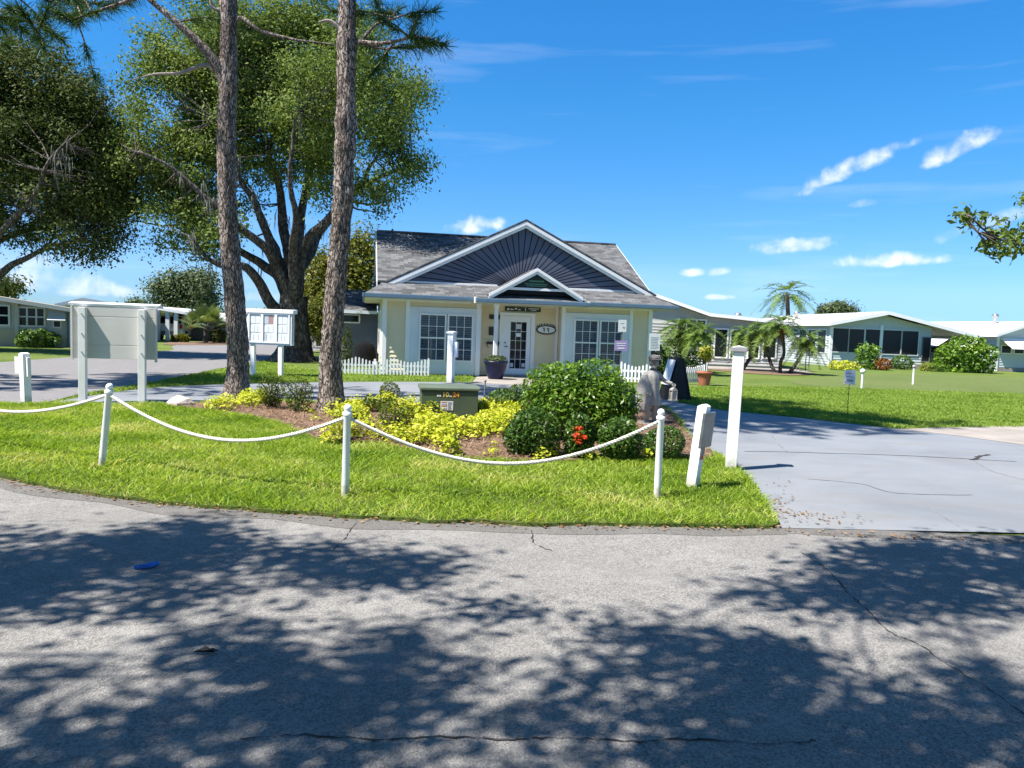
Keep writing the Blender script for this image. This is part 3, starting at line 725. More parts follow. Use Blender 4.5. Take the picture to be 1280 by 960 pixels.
# oval sign with two curling figures
def oval(cx, cz, rx, rz, k=40): return [(cx + rx * math.cos(2 * PI * i / k), cz + rz * math.sin(2 * PI * i / k)) for i in range(k)]
ov = MB().prism(oval(1.0, 1.60, .345, .155), 1, -.07, -.03)
ovs = H(ov, 'oval_sign', 'black', bevel=.006)
MB().prism(oval(1.0, 1.605, .30, .115), 1, -.078, -.07).build('sign_face', 'label_white', ovs)
fg = MB()
for cx, sg in ((.91, 1), (1.06, -1)):
    fg.tube([(cx - .035 * sg, -.082, 1.655), (cx - .005, -.082, 1.66), (cx + .018 * sg, -.082, 1.63), (cx + .008, -.082, 1.58), (cx + .02 * (sg > 0) + .03 * (sg < 0), -.082, 1.525)], [.012, .018, .02, .018, .008], 8)
for i in range(8):
    a = R(150 - i * 17); fg.box(1.0 + .36 * math.cos(a) - .014, 1.0 + .36 * math.cos(a) + .014, -.06, -.03, 1.60 + .175 * math.sin(a) + .0, 1.60 + .175 * math.sin(a) + .045)
fg.build('figure', 'black', ovs, smooth=True)
# gable: boards fanning out from the bottom middle
gx, gz0, gz1, hx = .16, 2.98, 5.02, 4.36
mb = MB(); c = (gx - .1, 2.9)
def on_rake(a):
    dx, dz = math.cos(a), math.sin(a); best = 99
    k = (gz1 - gz0) / hx
    for sg in (1, -1):     # z = gz1 - k*sg*(x-gx)
        den = dz + k * sg * dx
        if abs(den) > 1e-6:
            tt = (gz1 - c[1] - k * sg * (c[0] - gx)) / den
            if tt > 0 and (dx * tt + c[0] - gx) * sg >= -.001: best = min(best, tt)
    return best
angs = [R(x) for x in np.concatenate([np.linspace(1.2, 30, 9), np.linspace(36, 144, 16), np.linspace(150, 178.8, 9)])]
for i in range(len(angs) - 1):
    a, b = angs[i] + .0, angs[i + 1]; ta, tb = on_rake(a), on_rake(b)
    P = lambda an, tt, y: (c[0] + math.cos(an) * tt, y, c[1] + math.sin(an) * tt)
    gap = .010; r0 = .12
    pts = [P(a + gap / .6, r0, -.012), P(a, ta, -.012)]
    if a < PI / 2 < b: pts.append((gx, -.012, gz1))
    pts += [P(b, tb, -.012), P(b - gap / .6, r0, -.012)]
    mb.quad(*pts)
    w = .034
    nx, nz = -math.sin(b), math.cos(b)
    q0, q1 = P(b, r0 + .2, -.0135), P(b, tb * .995, -.0135)
    mb.quad((q0[0] - nx * w / 2, q0[1], q0[2] - nz * w / 2), (q1[0] - nx * w / 2, q1[1], q1[2] - nz * w / 2), (q1[0] + nx * w / 2, q1[1], q1[2] + nz * w / 2), (q0[0] + nx * w / 2, q0[1], q0[2] + nz * w / 2), mi=1)
H(mb, 'gable_boards', ['navy', 'navy_gap'])
H(MB().prism([(gx - hx - .1, gz0 - .05), (gx + hx + .1, gz0 - .05), (gx, gz1 + .02)], 1, .04, .12), 'gable_wall', 'navy_gap')
# rakes of the big gable, two stepped boards each
mb = MB(); ap = Vector((gx, 0, 5.22)); Lr, Rr = Vector((gx - 4.62, 0, 2.93)), Vector((gx + 4.62, 0, 2.93))
def rake(mb, a, b, y0, y1, h, drop):
    d = (b - a); 
    mb.prism([(a.x, a.z - drop), (b.x, b.z - drop), (b.x, b.z - drop - h), (a.x, a.z - drop - h)], 1, y0, y1)
for e in (Lr, Rr):
    rake(mb, ap, e, -.19, -.15, .13, .05); rake(mb, ap, e, -.15, -.11, .22, .055)
    rake(mb, ap, e, -.11, .0, .03, .14)
mb.box(gx - hx + .2, -.72, -.05, .03, 2.965, 3.04); mb.box(1.52, gx + hx - .2, -.05, .03, 2.965, 3.04)
H(mb, 'rake_board', 'white_clean', bevel=.006)
# roofs
roof = MB()
def slab(mb, q, t=.06, mi=0):
    q = [Vector(p) for p in q]; n = (q[1] - q[0]).cross(q[2] - q[0]).normalized()
    if n.z < 0: q.reverse(); n = -n
    n0 = len(mb.v); k = len(q); mb.v += [tuple(p) for p in q] + [tuple(p - Vector((0, 0, t))) for p in q]
    mb.f.append(tuple(n0 + i for i in range(k))); mb.m.append(mi); mb.f.append(tuple(n0 + k + i for i in range(k))[::-1]); mb.m.append(mi)
    for i in range(k): j = (i + 1) % k; mb.f.append((n0 + i, n0 + k + i, n0 + k + j, n0 + j)); mb.m.append(mi)
rx0, rx1, ry, rz = -4.66, 4.68, 4.1, 5.08
slab(roof, [(rx0, .0, 3.02), (rx1, .0, 3.02), (rx1, ry, rz), (rx0, ry, rz)]); slab(roof, [(rx1, 8.3, 2.95), (rx0, 8.3, 2.95), (rx0, ry, rz - .004), (rx1, ry, rz - .004)])
slab(roof, [(-1.6, -1.06, 2.56), (-5.04, -1.06, 2.56), (-4.36, .06, 3.03), (-1.6, .06, 3.03)])
slab(roof, [(2.08, -1.06, 2.56), (5.2, -1.06, 2.56), (4.5, .06, 3.03), (2.08, .06, 3.03)])
slab(roof, [(-1.6, -1.36, 2.53), (2.08, -1.36, 2.53), (2.08, .058, 3.032), (-1.6, .058, 3.032)])
roof.box(rx0 + .02, rx1 - .02, ry - .12, ry + .12, rz - .03, rz + .025)
H(roof, 'roof', 'shingle')
roof = MB()
apz = 5.235
slab(roof, [(gx, -.20, apz), (gx - 4.66, -.20, 2.94), (gx - 4.66, .3, 2.94), (gx, 4.3, apz)], .05); slab(roof, [(gx, -.20, apz - .001), (gx, 4.3, apz - .001), (gx + 4.66, .3, 2.94), (gx + 4.66, -.20, 2.94)], .05)
slab(roof, [(-5.04, -1.06, 2.56), (-5.04, 8.9, 2.56), (-4.36, 8.3, 3.03), (-4.36, .06, 3.03)]); slab(roof, [(5.2, -1.06, 2.56), (5.2, 8.9, 2.56), (4.5, 8.3, 3.03), (4.5, .06, 3.03)])
H(roof, 'gable_roof', 'shingle_x')
# end walls under the main roof
H(MB().prism([(.2, 3.0), (8.1, 2.9), (ry, rz - .07)], 0, -4.44, -4.36).prism([(.2, 3.0), (8.1, 2.9), (ry, rz - .07)], 0, 4.4, 4.5), 'gable_end', 'darksid')
for x0, x1 in ((rx0 - .03, rx0 + .012), (rx1 - .012, rx1 + .03)):
    mb = MB()
    for ya, za, yb, zb in ((-.02, 3.0, ry, rz), (8.3, 2.93, ry, rz)):
        mb.prism([(ya, za - .01), (yb, zb - .01), (yb, zb - .18), (ya, za - .18)], 0, x0, x1)
    H(mb, 'barge_board', 'white_clean')
# fascia with gutter, soffit
g = MB()
g.box(-5.05, -1.61, -1.13, -1.06, 2.43, 2.555); g.box(2.09, 5.22, -1.13, -1.06, 2.43, 2.555); g.box(-1.62, 2.09, -1.43, -1.36, 2.40, 2.525)
g.box(-5.12, -5.05, -1.13, 8.9, 2.43, 2.555); g.box(5.22, 5.29, -1.13, 8.9, 2.43, 2.555)
H(g, 'gutter', 'gutter', bevel=.015)
g = MB()
g.box(-5.05, -1.61, -1.06, BY - .02, 2.405, 2.43); g.box(2.09, 5.2, -1.06, BY - .02, 2.405, 2.43); g.box(-1.61, 2.09, -1.36, .0, 2.38, 2.40)
g.box(-5.05, -4.45, BY - .02, 8.9, 2.407, 2.43); g.box(4.57, 5.2, BY - .02, 8.9, 2.407, 2.43)
g.box(-1.64, -1.58, -1.40, -.5, 2.37, 2.57); g.box(2.05, 2.11, -1.40, -.5, 2.37, 2.57)
H(g, 'soffit', 'soffit')
# porch gable
px, pz, pl, pr, pb = .34, 3.56, -1.10, 1.78, 2.74
pr_ = MB()
slab(pr_, [(px, -1.32, pz), (pl - .12, -1.32, pb - .06), (pl - .12, -.4, pb - .06), (px, .05, pz)], .04); slab(pr_, [(px, -1.32, pz - .001), (px, .05, pz - .001), (pr + .12, -.4, pb - .06), (pr + .12, -1.32, pb - .06)], .04)
H(pr_, 'porch_roof', 'shingle_x')
mb = MB(); A = Vector((px, 0, pz))
for e in (Vector((pl - .1, 0, pb - .05)), Vector((pr + .1, 0, pb - .05))):
    rake(mb, A, e, -1.36, -1.32, .10, .01); rake(mb, A, e, -1.32, -1.28, .17, .03); rake(mb, A, e, -.01, .03, .10, -.03)
mb.box(pl + .35, pr - .35, -1.26, -1.20, 2.84, 2.92)
H(mb, 'porch_rake', 'white_clean', bevel=.005)
H(MB().prism([(pl + .05, pb - .02), (pr - .05, pb - .02), (px, pz - .05)], 1, -1.12, -1.05), 'porch_gable', 'navy_gap')
s = H(MB().prism([(px - .62, 2.95), (px + .62, 2.95), (px + .10, 3.33), (px - .10, 3.33)], 1, -1.19, -1.14), 'porch_sign', 'greensign')
t = MB()
for z, xa, xb, h in ((3.12, -.22, .22, .05), (3.03, -.36, .36, .04), (2.975, -.3, .34, .03)):
    x = px + xa
    while x < px + xb: w = random.uniform(.03, .045); t.box(x, x + w, -1.2, -1.191, z, z + h); x += w + .016
t.build('lettering', 'greentext', s)
H(MB().box(-.94, -.82, -1.0, -.88, .03, 2.38).box(-.97, -.79, -1.03, -.85, 2.28, 2.379).box(-.97, -.79, -1.03, -.85, .03, .15), 'porch_post', 'white_clean', bevel=.006)
# rear wing on the left
wg = MB().box(-6.3, -4.5, 5.6, 9.8, 0, 2.05); siding_strip(wg, (-6.3, 5.6), (-4.52, 5.6), .1, 2.04, (0, -1))
H(wg, 'side_wing', 'darksid')
wr = MB(); slab(wr, [(-6.6, 5.15, 2.08), (-4.56, 5.15, 2.08), (-4.56, 8.0, 3.0), (-6.6, 8.0, 3.0)]); slab(wr, [(-6.6, 10.2, 2.1), (-4.56, 10.2, 2.1), (-4.56, 8.0, 2.998), (-6.6, 8.0, 2.998)])
H(wr, 'wing_roof', 'shingle'); H(MB().box(-6.62, -4.56, 5.09, 5.15, 1.98, 2.1), 'wing_fascia', 'trim')
f = H(MB().box(-6.0, -5.2, 5.52, 5.6, 1.6, 1.95), 'window', 'white_clean', bevel=.005); MB().box(-5.93, -5.27, 5.505, 5.52, 1.65, 1.90).build('pane', 'dglass', f)

def w2(x, y, z=0):
    c, s = math.cos(YAW), math.sin(YAW); return (.1 + x * c - y * s, 25.9 + x * s + y * c, z)

# ------------------------------------------------------------------ picket fences
def picket_fence(name, a, b, label, hgt, peaks, mat='white'):
    a, b = Vector((*a, 0)), Vector((*b, 0)); L = (b - a).length
    t = thing(name, label, 'fence', a, math.atan2(b.y - a.y, b.x - a.x), 'white picket fences by the house')
    k = int(L / .105); i = 0
    for i in range(k + 1):
        x = L * i / k; ph = (x / L * peaks) % 1.0; h = hgt + .14 * (abs(ph - .5) * 2) ** 1.5
        m = MB().prism([(x - .026, .05), (x + .026, .05), (x + .026, h - .03), (x, h), (x - .026, h - .03)], 1, -.035, -.018); m.build('picket', mat, t)
    for z in (.16, hgt * .72): MB().box(0, L, -.017, .015, z - .03, z + .03).build('rail', mat, t)
    for x in np.linspace(0, L, max(2, int(L / 1.3) + 1)): MB().box(x - .035, x + .035, .016, .08, 0, hgt + .06).build('post', mat, t)
fa, fb = G(400, 468.2), G(535, 471.5)
picket_fence('picket_fence', fa, fb, 'long white picket fence with dipping top below the left window pair', .46, 3)
fa, fb = G(842, 481), G(882, 479.5)
picket_fence('picket_fence', fa, fb, 'short white picket fence beside the terracotta pot', .55, 1)
fa, fb = G(776, 478.5), G(812, 480.5)
picket_fence('picket_fence', fa, fb, 'short white picket fence behind the statue at the house corner', .55, 1)

# ------------------------------------------------------------------ posts, ropes, sign boards
def rope_post(p, hgt, label, lean=(0, 0)):
    t = thing('rope_post', label, 'post', (p[0], p[1], .03), 0, 'white posts of the rope barrier')
    lx, ly = lean
    sh = Matrix.Identity(4); sh[0][2] = lx; sh[1][2] = ly
    def sheared(m):
        m.v = [tuple(sh @ Vector(q)) for q in m.v]; return m
    sheared(MB().lathe([(.034, -.05), (.034, hgt - .10), (.037, hgt - .095), (.037, hgt - .085)], 16)).build('shaft', 'white_post', t, smooth=True)
    sheared(MB().lathe([(.042, hgt - .085), (.044, hgt - .06), (.030, hgt - .052), (.030, hgt - .045)] + [(.036 * math.cos(R(a)) + .0, hgt - .022 + .036 * math.sin(R(a))) for a in range(-45, 91, 15)], 16)).build('ball_cap', 'white', t, smooth=True)
    return Vector((p[0] + lx * (hgt - .1), p[1] + ly * (hgt - .1), hgt - .07))
p1, p2, p3 = G(127, 588), G(431, 625), G(821, 627)
p0 = (-7.35, 9.3)
tp1 = rope_post(p1, .86, 'rope post leaning right, farthest left of the white ball-topped posts', (.10, 0))
tp2 = rope_post(p2, .83, 'upright rope post standing before the yellow groundcover', (.012, 0))
tp3 = rope_post(p3, .85, 'rope post at the right end of the rope barrier beside the leaning post', (0, 0))
tp0 = rope_post(p0, .85, 'rope post outside the left edge of the photo')
def rope(a, b, sag, label):
    n = 90; pts = []
    for i in range(n + 1):
        t = i / n; q = a.lerp(b, t); q.z -= sag * 4 * t * (1 - t) * (.9 + .1 * math.sin(t * PI)); pts.append(q)
    mb = MB()
    d = (b - a); d.z = 0; d.normalize(); sd = Vector((-d.y, d.x, 0))
    L = (b - a).length * 1.08
    for k in range(3):      # three strands laid round each other
        P = []
        m = n * 4
        for i in range(m + 1):
            t = i / m; f = t * n; j = min(int(f), n - 1); q = pts[j].lerp(pts[j + 1], f - j)
            an = t * L / .095 * 2 * PI + k * 2 * PI / 3
            P.append(q + (sd * math.cos(an) + Vector((0, 0, 1)) * math.sin(an)) * .0105)
        mb.tube(P, .0088, 5)
    tag(mb.build('rope', 'rope', smooth=True), label, 'rope', 'rope swags of the barrier')
rope(tp0, tp1, .30, 'sagging rope between the left photo edge and the leaning rope post')
rope(tp1, tp2, .335, 'sagging rope running in front of the two pine trunks')
rope(tp2, tp3, .42, 'sagging rope hanging in front of the big hedge and yellow plants')

def slanted_post(name, p, label, w, hgt, lean, rz, boards, cat='post', capw=0, capmat='white', group=None):
    t = thing(name, label, cat, (p[0], p[1], .02), rz, group)
    sh = Matrix.Identity(4); sh[0][2], sh[1][2] = lean
    def S(m): m.v = [tuple(sh @ Vector(q)) for q in m.v]; return m
    S(MB().box(-w / 2, w / 2, -w / 2, w / 2, -.05, hgt)).build('post', 'white_post', t, bevel=.006)
    if capw: S(MB().box(-capw / 2, capw / 2, -capw / 2, capw / 2, hgt + .002, hgt + .055, 0).prism([(-capw / 2 + .01, hgt + .056), (capw / 2 - .01, hgt + .056), (.0, hgt + .075)], 1, -capw / 2 + .01, capw / 2 - .01, 1)).build('cap', [capmat, 'white'], t, bevel=.006)
    else: S(MB().prism([(-w / 2 + .004, hgt + .001), (w / 2 - .004, hgt + .001), (.01, hgt + .02), (-.01, hgt + .02)], 1, -w / 2 + .004, w / 2 - .004)).build('cap', 'white', t)
    for (nm, x0, x1, y0, y1, z0, z1, mt) in boards: S(MB().box(x0, x1, y0, y1, z0, z1)).build(nm, mt, t, bevel=.004)
    return t
pl_ = G(865, 613)
slanted_post('keypad_post', pl_, 'leaning square white post with dark plaque beside the driveway', .105, .86, (.085, .03), R(-38),
             [('plaque', .053, .085, -.125, .125, .44, .80, 'plaque'), ('bracket', .053, .062, -.04, .04, .36, .44, 'grey'), ('tag', .053, .060, -.03, .03, .31, .355, 'label_red')])
pr2 = G(913, 588)
slanted_post('gate_post', pr2, 'tall white square post with grey flat cap at the driveway edge', .125, 1.40, (.015, 0), R(-12), [], 'post', .175, 'capgrey')
pw = G(563, 478.5)
slanted_post('mail_post', pw, 'white post with side board standing before the picket fence', .17, 1.38, (0, 0), R(-25),
             [('side_board', .09, .20, -.03, .05, .72, 1.15, 'trim')], 'post', .235, 'trim')
pp = G(33, 506)
slanted_post('board_post', pp, 'white post with pale boards on both sides by the left road', .125, .86, (-.06, 0), R(-28),
             [('side_board', -.27, -.064, -.02, .0, .50, .80, 'ltgrey'), ('side_board', .064, .12, -.02, .04, .47, .80, 'signpost')])

# big grey sign board seen from behind
a, b = Vector((*G(103, 504), 0)), Vector((*G(178.5, 505), 0)); dd = (b - a); W_ = dd.length
ks = thing('sign_board', 'large grey plank sign board with flat white roof on two posts', 'sign', a, math.atan2(dd.y, dd.x))
MB().box(-.05, .07, -.06, .06, 0, 1.72).build('post', 'signpost', ks, bevel=.006); MB().box(W_ - .07, W_ + .05, -.06, .06, 0, 1.71).build('post', 'signpost', ks, bevel=.006)
z0, z1 = .80, 1.74; mb = MB()
zs = [z0, z0 + .25, z0 + .76, z1]
for i in range(3): mb.box(-.17, W_ + .19, .062, .10, zs[i] + .006, zs[i + 1] - .006)
mb.box(-.165, W_ + .185, .068, .095, z0 + .01, z1 - .01)
mb.build('panel', 'ltgrey', ks, bevel=.004)
for xa, dz in ((-.20, .02), (W_ + .192, .04)): MB().box(xa, xa + .028, .03, .12, z0 - dz, z1).build('side_batten', 'ltgrey', ks)
mb = MB(); mb.prism([(.058, 1.744), (.40, 1.744), (.40, 1.77), (.22, 1.82), (.05, 1.79)], 0, -.24, W_ + .26); mb.build('roof', 'white_clean', ks, bevel=.006)
mb = MB()
for x in (.01, W_ - .01):
    for z in (.92, 1.25, 1.60): mb.lathe([(.012, 0), (.012, .01)], 8, (x, -.07, z))
mb.build('bolt', 'grey', ks)

# notice board cabinet
c = G(349.5, 471); nb = thing('notice_board', 'white glass-front notice cabinet full of papers on a thin post', 'notice board', (c[0], c[1], 0), R(-11))
z0, z1, x0, x1 = .90, 1.80, -1.02, .36
MB().box(-.06, .06, -.0, .11, 0, z0 - .0).build('post', 'white', nb, bevel=.005); MB().box(-.92, -.80, .0, .11, 0, z0).build('post', 'white', nb, bevel=.005)
MB().box(x0, x1, -.02, .14, z0, z0 + .05).box(x0, x1, -.012, .14, z0 + .05, z1).box(x0, x0 + .05, -.02, .11, z0 + .05, z1).box(x1 - .05, x1, -.02, .11, z0 + .05, z1).build('cabinet', 'white', nb, bevel=.004)
MB().prism([(-.06, z1 + .002), (.20, z1 + .002), (.20, z1 + .12), (-.06, z1 + .10)], 0, x0 - .05, x1 + .06).build('roof', 'white_clean', nb, bevel=.006)
xs = np.linspace(x0 + .05, x1 - .05, 4)
for i in range(3):
    a_, b_ = xs[i] + .003, xs[i + 1] - .003
    d = MB().box(a_, a_ + .035, -.045, -.021, z0 + .05, z1).box(b_ - .035, b_, -.045, -.021, z0 + .05, z1).box(a_ + .035, b_ - .035, -.045, -.021, z0 + .05, z0 + .085).box(a_ + .035, b_ - .035, -.045, -.021, z1 - .035, z1).build('door', 'white', nb, bevel=.003)
    MB().quad((a_ + .035, -.03, z0 + .085), (b_ - .035, -.03, z0 + .085), (b_ - .035, -.03, z1 - .035), (a_ + .035, -.03, z1 - .035)).build('pane', 'clear_glass', d)
    k = 0; zz = z1 - .07
    for zt, zb in ((z1 - .06, z1 - .30), (z1 - .33, z1 - .55), (z1 - .58, z1 - .80)):
        x = a_ + .045
        while x < b_ - .12:
            w = random.uniform(.10, .16); w = min(w, b_ - .04 - x); m = random.choice(['papers', 'papers', 'paperblue', 'papers'])
            if i == 1 and zt > z1 - .1 and x > (a_ + b_) / 2 - .05: m = 'paperred'
            MB().box(x, x + w - .012, -.019, -.014, zb, zt - random.uniform(0, .03)).build('paper', m, nb); x += w
# ------------------------------------------------------------------ utility box
def text_mesh(name, txt, size, mat, parent, loc, rot=(PI / 2, 0, 0), ext=.002):
    cu = bpy.data.curves.new(name, 'FONT'); cu.body = txt; cu.size = size; cu.extrude = ext; cu.offset = size * .02
    tmp = bpy.data.objects.new(name, cu); COL.objects.link(tmp)
    dg = bpy.context.evaluated_depsgraph_get(); me = bpy.data.meshes.new_from_object(tmp.evaluated_get(dg))
    bpy.data.objects.remove(tmp); o = bpy.data.objects.new(name, me); COL.objects.link(o); me.materials.clear(); me.materials.append(MT[mat])
    o.parent = parent; o.location = loc; o.rotation_euler = rot; return o
a, b = Vector((*G(526, 525), 0)), Vector((*G(597, 526), 0)); dd = b - a; W_ = dd.length
ub = thing('utility_box', 'dark green metal utility cabinet with orange digits and a warning label', 'utility box', (a.x, a.y, .04), math.atan2(dd.y, dd.x))
MB().box(0, W_, 0, .62, 0, .47).build('body', 'util', ub, bevel=.012)
MB().prism([(-.035, .472), (.66, .472), (.66, .54), (.08, .545), (-.035, .52)], 0, -.03, W_ + .03).build('lid', 'util_top', ub, bevel=.012)
MB().box(.005, W_ - .005, -.012, -.001, .03, .44).build('front_panel', 'util', ub, bevel=.004)
lb = MB().box(W_ * .335, W_ * .335 + .215, -.017, -.0125, .135, .29).build('warning_label', 'label_white', ub)
t = MB(); X = W_ * .335
for z in (.255, .19): t.box(X + .012, X + .105, -.0195, -.0175, z + .01, z + .02, 0)
for z in (.235, .225, .17, .16, .15): t.box(X + .012, X + random.uniform(.07, .1), -.0195, -.0175, z, z + .004, 1)
for z in np.arange(.15, .275, .017): t.box(X + .125, X + random.uniform(.17, .20), -.0195, -.0175, z, z + .006, 1)
t.box(X + .092, X + .108, -.0196, -.0176, .215, .245, 1); t.box(X + .092, X + .108, -.0196, -.0176, .15, .175, 1)
t.build('label_print', ['label_red', 'label_grey'], lb)
text_mesh('digits', '10', .115, 'yellow', ub, (W_ * .36, -.016, .365)); text_mesh('digits', '24', .115, 'orange', ub, (W_ * .545, -.016, .365))
t = MB()
for x in (W_ * .27, W_ * .295, W_ * .32): t.box(x, x + .018, -.016, -.0125, .365, .395)
for x in (W_ * .485, W_ * .51): t.box(x, x + .018, -.016, -.0125, .365, .385)
t.build('digit_mark', 'label_white', ub)
# thin stakes beside it
for u, v, h, lb in ((604, 517, .62, 'thin grey stake behind the utility box'), (653, 512, .60, 'dark stake standing left of the big hedge')):
    p = G(u, v); m = MB().tube([(p[0], p[1], 0), (p[0] + .02, p[1], h)], .014 if u < 640 else .022, 6); m.lathe([(.02, h - .02), (.028, h), (.01, h + .02)], 8, (p[0] + .02, p[1], 0)); tag(m.build('garden_stake', 'grey' if u < 640 else 'black'), lb, 'stake')
# white rock at the end of the bed
p = G(226, 509); mb = MB(); mb.lathe([(.20, -.02), (.19, .06), (.12, .13), (.05, .17)], 9, (0, 0, 0))
mb.v = [(q[0] * (1.25 + .4 * mnoise.noise((q[0] * 9, q[1] * 9, q[2] * 9))) + p[0] + .1 * q[2], q[1] * (1 + .5 * mnoise.noise((q[0] * 7, q[1] * 8, 3))) + p[1], q[2] * (1 + .4 * mnoise.noise((q[0] * 8, q[1] * 5, 1))) + .03) for q in mb.v]
tag(mb.build('rock', 'rock'), 'pale angular rock at the left tip of the mulch bed', 'rock')

# ------------------------------------------------------------------ trees
def wob(pts, k=5, amp=.12, seed=0):
    P = spline([tuple(p) for p in pts], k); out = []
    for i, p in enumerate(P):
        v = Vector(p); a = amp if 0 < i < len(P) - 1 else 0
        out.append(v + Vector((mnoise.noise((v.x * .9 + seed, v.z * .8, 0)), mnoise.noise((v.y * .9, v.z * .8, 7 + seed)), .5 * mnoise.noise((v.x, v.y, 3 + seed)))) * a)
    return out
def ell_points(ells, n, shell=.35):
    vols = np.array([e[3] * e[4] * e[5] for e in ells]) ** .75; w = vols / vols.sum(); idx = rng.choice(len(ells), n, p=w)
    d = unit(rng.normal(size=(n, 3))); r = rng.random(n) ** shell
    E = np.array(ells); return E[idx, :3] + d * r[:, None] * E[idx, 3:6], d
def ell(u, v, y, ru, rv, ry=None):
    """a lobe of the crown: centre and half-widths read off the photograph at distance y"""
    c = D(u, v, y); k = y / FPX; return (c.x, c.y, c.z, ru * k, (ry if ry else ru * k * .8), rv * k)

def broad_tree(name, label, base, fork_h, r0, limbs, ells, nclump, per, lsize, mat, sig, group=None, bark='oak_bark', shell=.35, moss=0, twigs=1.0, aspect=.5, flare=1.7, gaps=0):
    t = thing(name, label, 'tree', base, 0, group); B = Vector(base)
    tr = MB(); limb_nodes = []
    fork = B + Vector((0, 0, fork_h))
    hs = [-.1, .0, .12, .3, .6, 1.0, fork_h * .5, fork_h * .8, fork_h] if fork_h > 1.2 else [-.05, 0, fork_h * .5, fork_h]
    rr = [r0 * (1 + (flare - 1) * math.exp(-max(0, h) * 2.2)) * (1 - .12 * h / max(fork_h, .1)) for h in hs]
    def dsp(r, an, i, p): return r * (1 + .10 * math.sin(an * 3 + p.z) + .07 * math.sin(an * 7 + 2 + p.z * 2))
    tr.tube([Vector((mnoise.noise((h, base[0], 0)) * .08, mnoise.noise((h, base[1], 4)) * .08, h)) for h in hs], rr, 18, disp=dsp)
    for i, (path, r1) in enumerate(limbs):
        P = wob([fork - Vector((0, 0, fork_h * .25))] + [Vector(q) for q in path], 5, .25, i * 3.1)
        n = len(P); rad = [max(.02 if r1 > .06 else .008, r1 * (1 - .86 * (k / (n - 1)) ** .8)) for k in range(n)]
        tr.tube([p - B for p in P], rad, 9)
        limb_nodes += [(P[k], rad[k]) for k in range(n // 3, n)]
    C, dirs = ell_points(ells, nclump, shell)
    if gaps:
        k = np.array([mnoise.noise((c[0] * .55, c[1] * .55, c[2] * .75)) > -gaps + .25 * rng.normal() * .4 for c in C]); C, dirs = C[k], dirs[k]
    LP = np.array([tuple(p) for p, r in limb_nodes])
    for c in C[rng.random(len(C)) < .45 * twigs]:
        dist = np.linalg.norm((LP - c) * (1, 1, 1.2), axis=1) + (LP[:, 2] > c[2] + .5) * 3; j = int(dist.argmin()); a = Vector(LP[j]); cv = Vector(c)
        if dist[j] > 5.5: continue
        mid = a.lerp(cv, .5) + Vector((rng.normal(0, .15), rng.normal(0, .15), -.06 * dist[j]))
        P = [a, a.lerp(mid, .55) , mid, mid.lerp(cv, .6), cv]; r = min(limb_nodes[j][1] * .6, .02 + .016 * dist[j])
        tr.tube([p - B for p in P], [r, r * .8, r * .6, r * .4, .008], 5, cap=False)
    tr.build('trunk', bark, t, smooth=True)
    P, off = clump_points(C, per, sig)
    V = leaves(P - np.array(base), lsize, aspect, .35, unit(off) * .8 + unit(P - C.mean(0)) * .7)
    tri_mesh('crown', V, 4, mat, t)
    if moss:
        k = rng.choice(len(LP), moss); Q = LP[k] + rng.normal(0, .12, (moss, 3)); L = rng.uniform(.4, 1.3, moss); V = []
        for q, l in zip(Q, L):
            for _ in range(7):
                o = rng.normal(0, .06, 3); ll = l * rng.uniform(.5, 1); w = .012; a = q + o; s = rng.normal(0, .05, 2)
                V += [a + (-w, 0, 0), a + (w, 0, 0), a + (w * .6 + s[0], s[1], -ll * .6), a + (s[0] * 1.6, s[1], -ll)]
        tri_mesh('hanging_moss', np.array(V) - np.array(base), 4, 'moss', t)
    return t

# the big oak behind the notice board
ob = (*G(366, 451), 0); oy = ob[1]
Q = lambda L, dy: [D(u, v, oy + d) for (u, v), d in zip(L, dy)]
limbs = [(Q([(345, 385), (322, 352), (300, 333), (276, 332), (256, 320), (238, 296)], [-.3, -.9, -1.6, -2.2, -2.8, -3.2]), .30),
         (Q([(352, 350), (330, 333), (304, 316), (268, 288), (228, 268), (190, 250)], [0, .8, 1.2, 1.8, 2.4, 3]), .30),
         (Q([(356, 345), (338, 300), (318, 256), (296, 210), (270, 150)], [-.4, -1, -1.6, -2, -2.4]), .30),
         (Q([(362, 340), (354, 290), (346, 230), (340, 160), (345, 80)], [.3, .6, .2, 0, -.4]), .34),
         (Q([(370, 338), (384, 296), (408, 272), (440, 240), (480, 222), (515, 212)], [-.3, -1, -1.6, -2, -2.2, -2.3]), .28),
         (Q([(366, 335), (376, 280), (386, 220), (400, 150), (420, 80)], [.2, .8, 1.5, 2, 2.4]), .32),
         (Q([(356, 352), (332, 312), (296, 282), (258, 246), (214, 210), (170, 190)], [-.5, -1.5, -2.4, -3, -3.4, -3.7]), .27),
         (Q([(372, 342), (396, 300), (428, 262), (462, 210), (500, 150)], [.4, 1.4, 2.0, 2.6, 3]), .26),
         (Q([(360, 345), (345, 310), (330, 270), (310, 230)], [.8, 2.4, 3.4, 4]), .24),
         (Q([(366, 330), (368, 280), (362, 220), (372, 140)], [-1, -2.6, -3.6, -4]), .26)]
ells = [ell(255, 165, oy, 112, 105), ell(345, 105, oy, 130, 92), ell(430, 120, oy - 2.6, 92, 95), ell(478, 195, oy - 3, 56, 58), ell(200, 225, oy - 1, 66, 72), ell(330, 185, oy, 115, 42),
        ell(496, 120, oy, 44, 50), ell(405, 45, oy, 88, 42), ell(235, 85, oy, 72, 60), ell(240, 285, oy - 2, 62, 36), ell(180, 270, oy - 1, 46, 40), ell(420, 215, oy - 2, 60, 40), ell(160, 190, oy, 36, 50), ell(510, 215, oy - 1, 32, 30), ell(475, 245, oy, 28, 20), ell(300, 40, oy, 90, 45)]
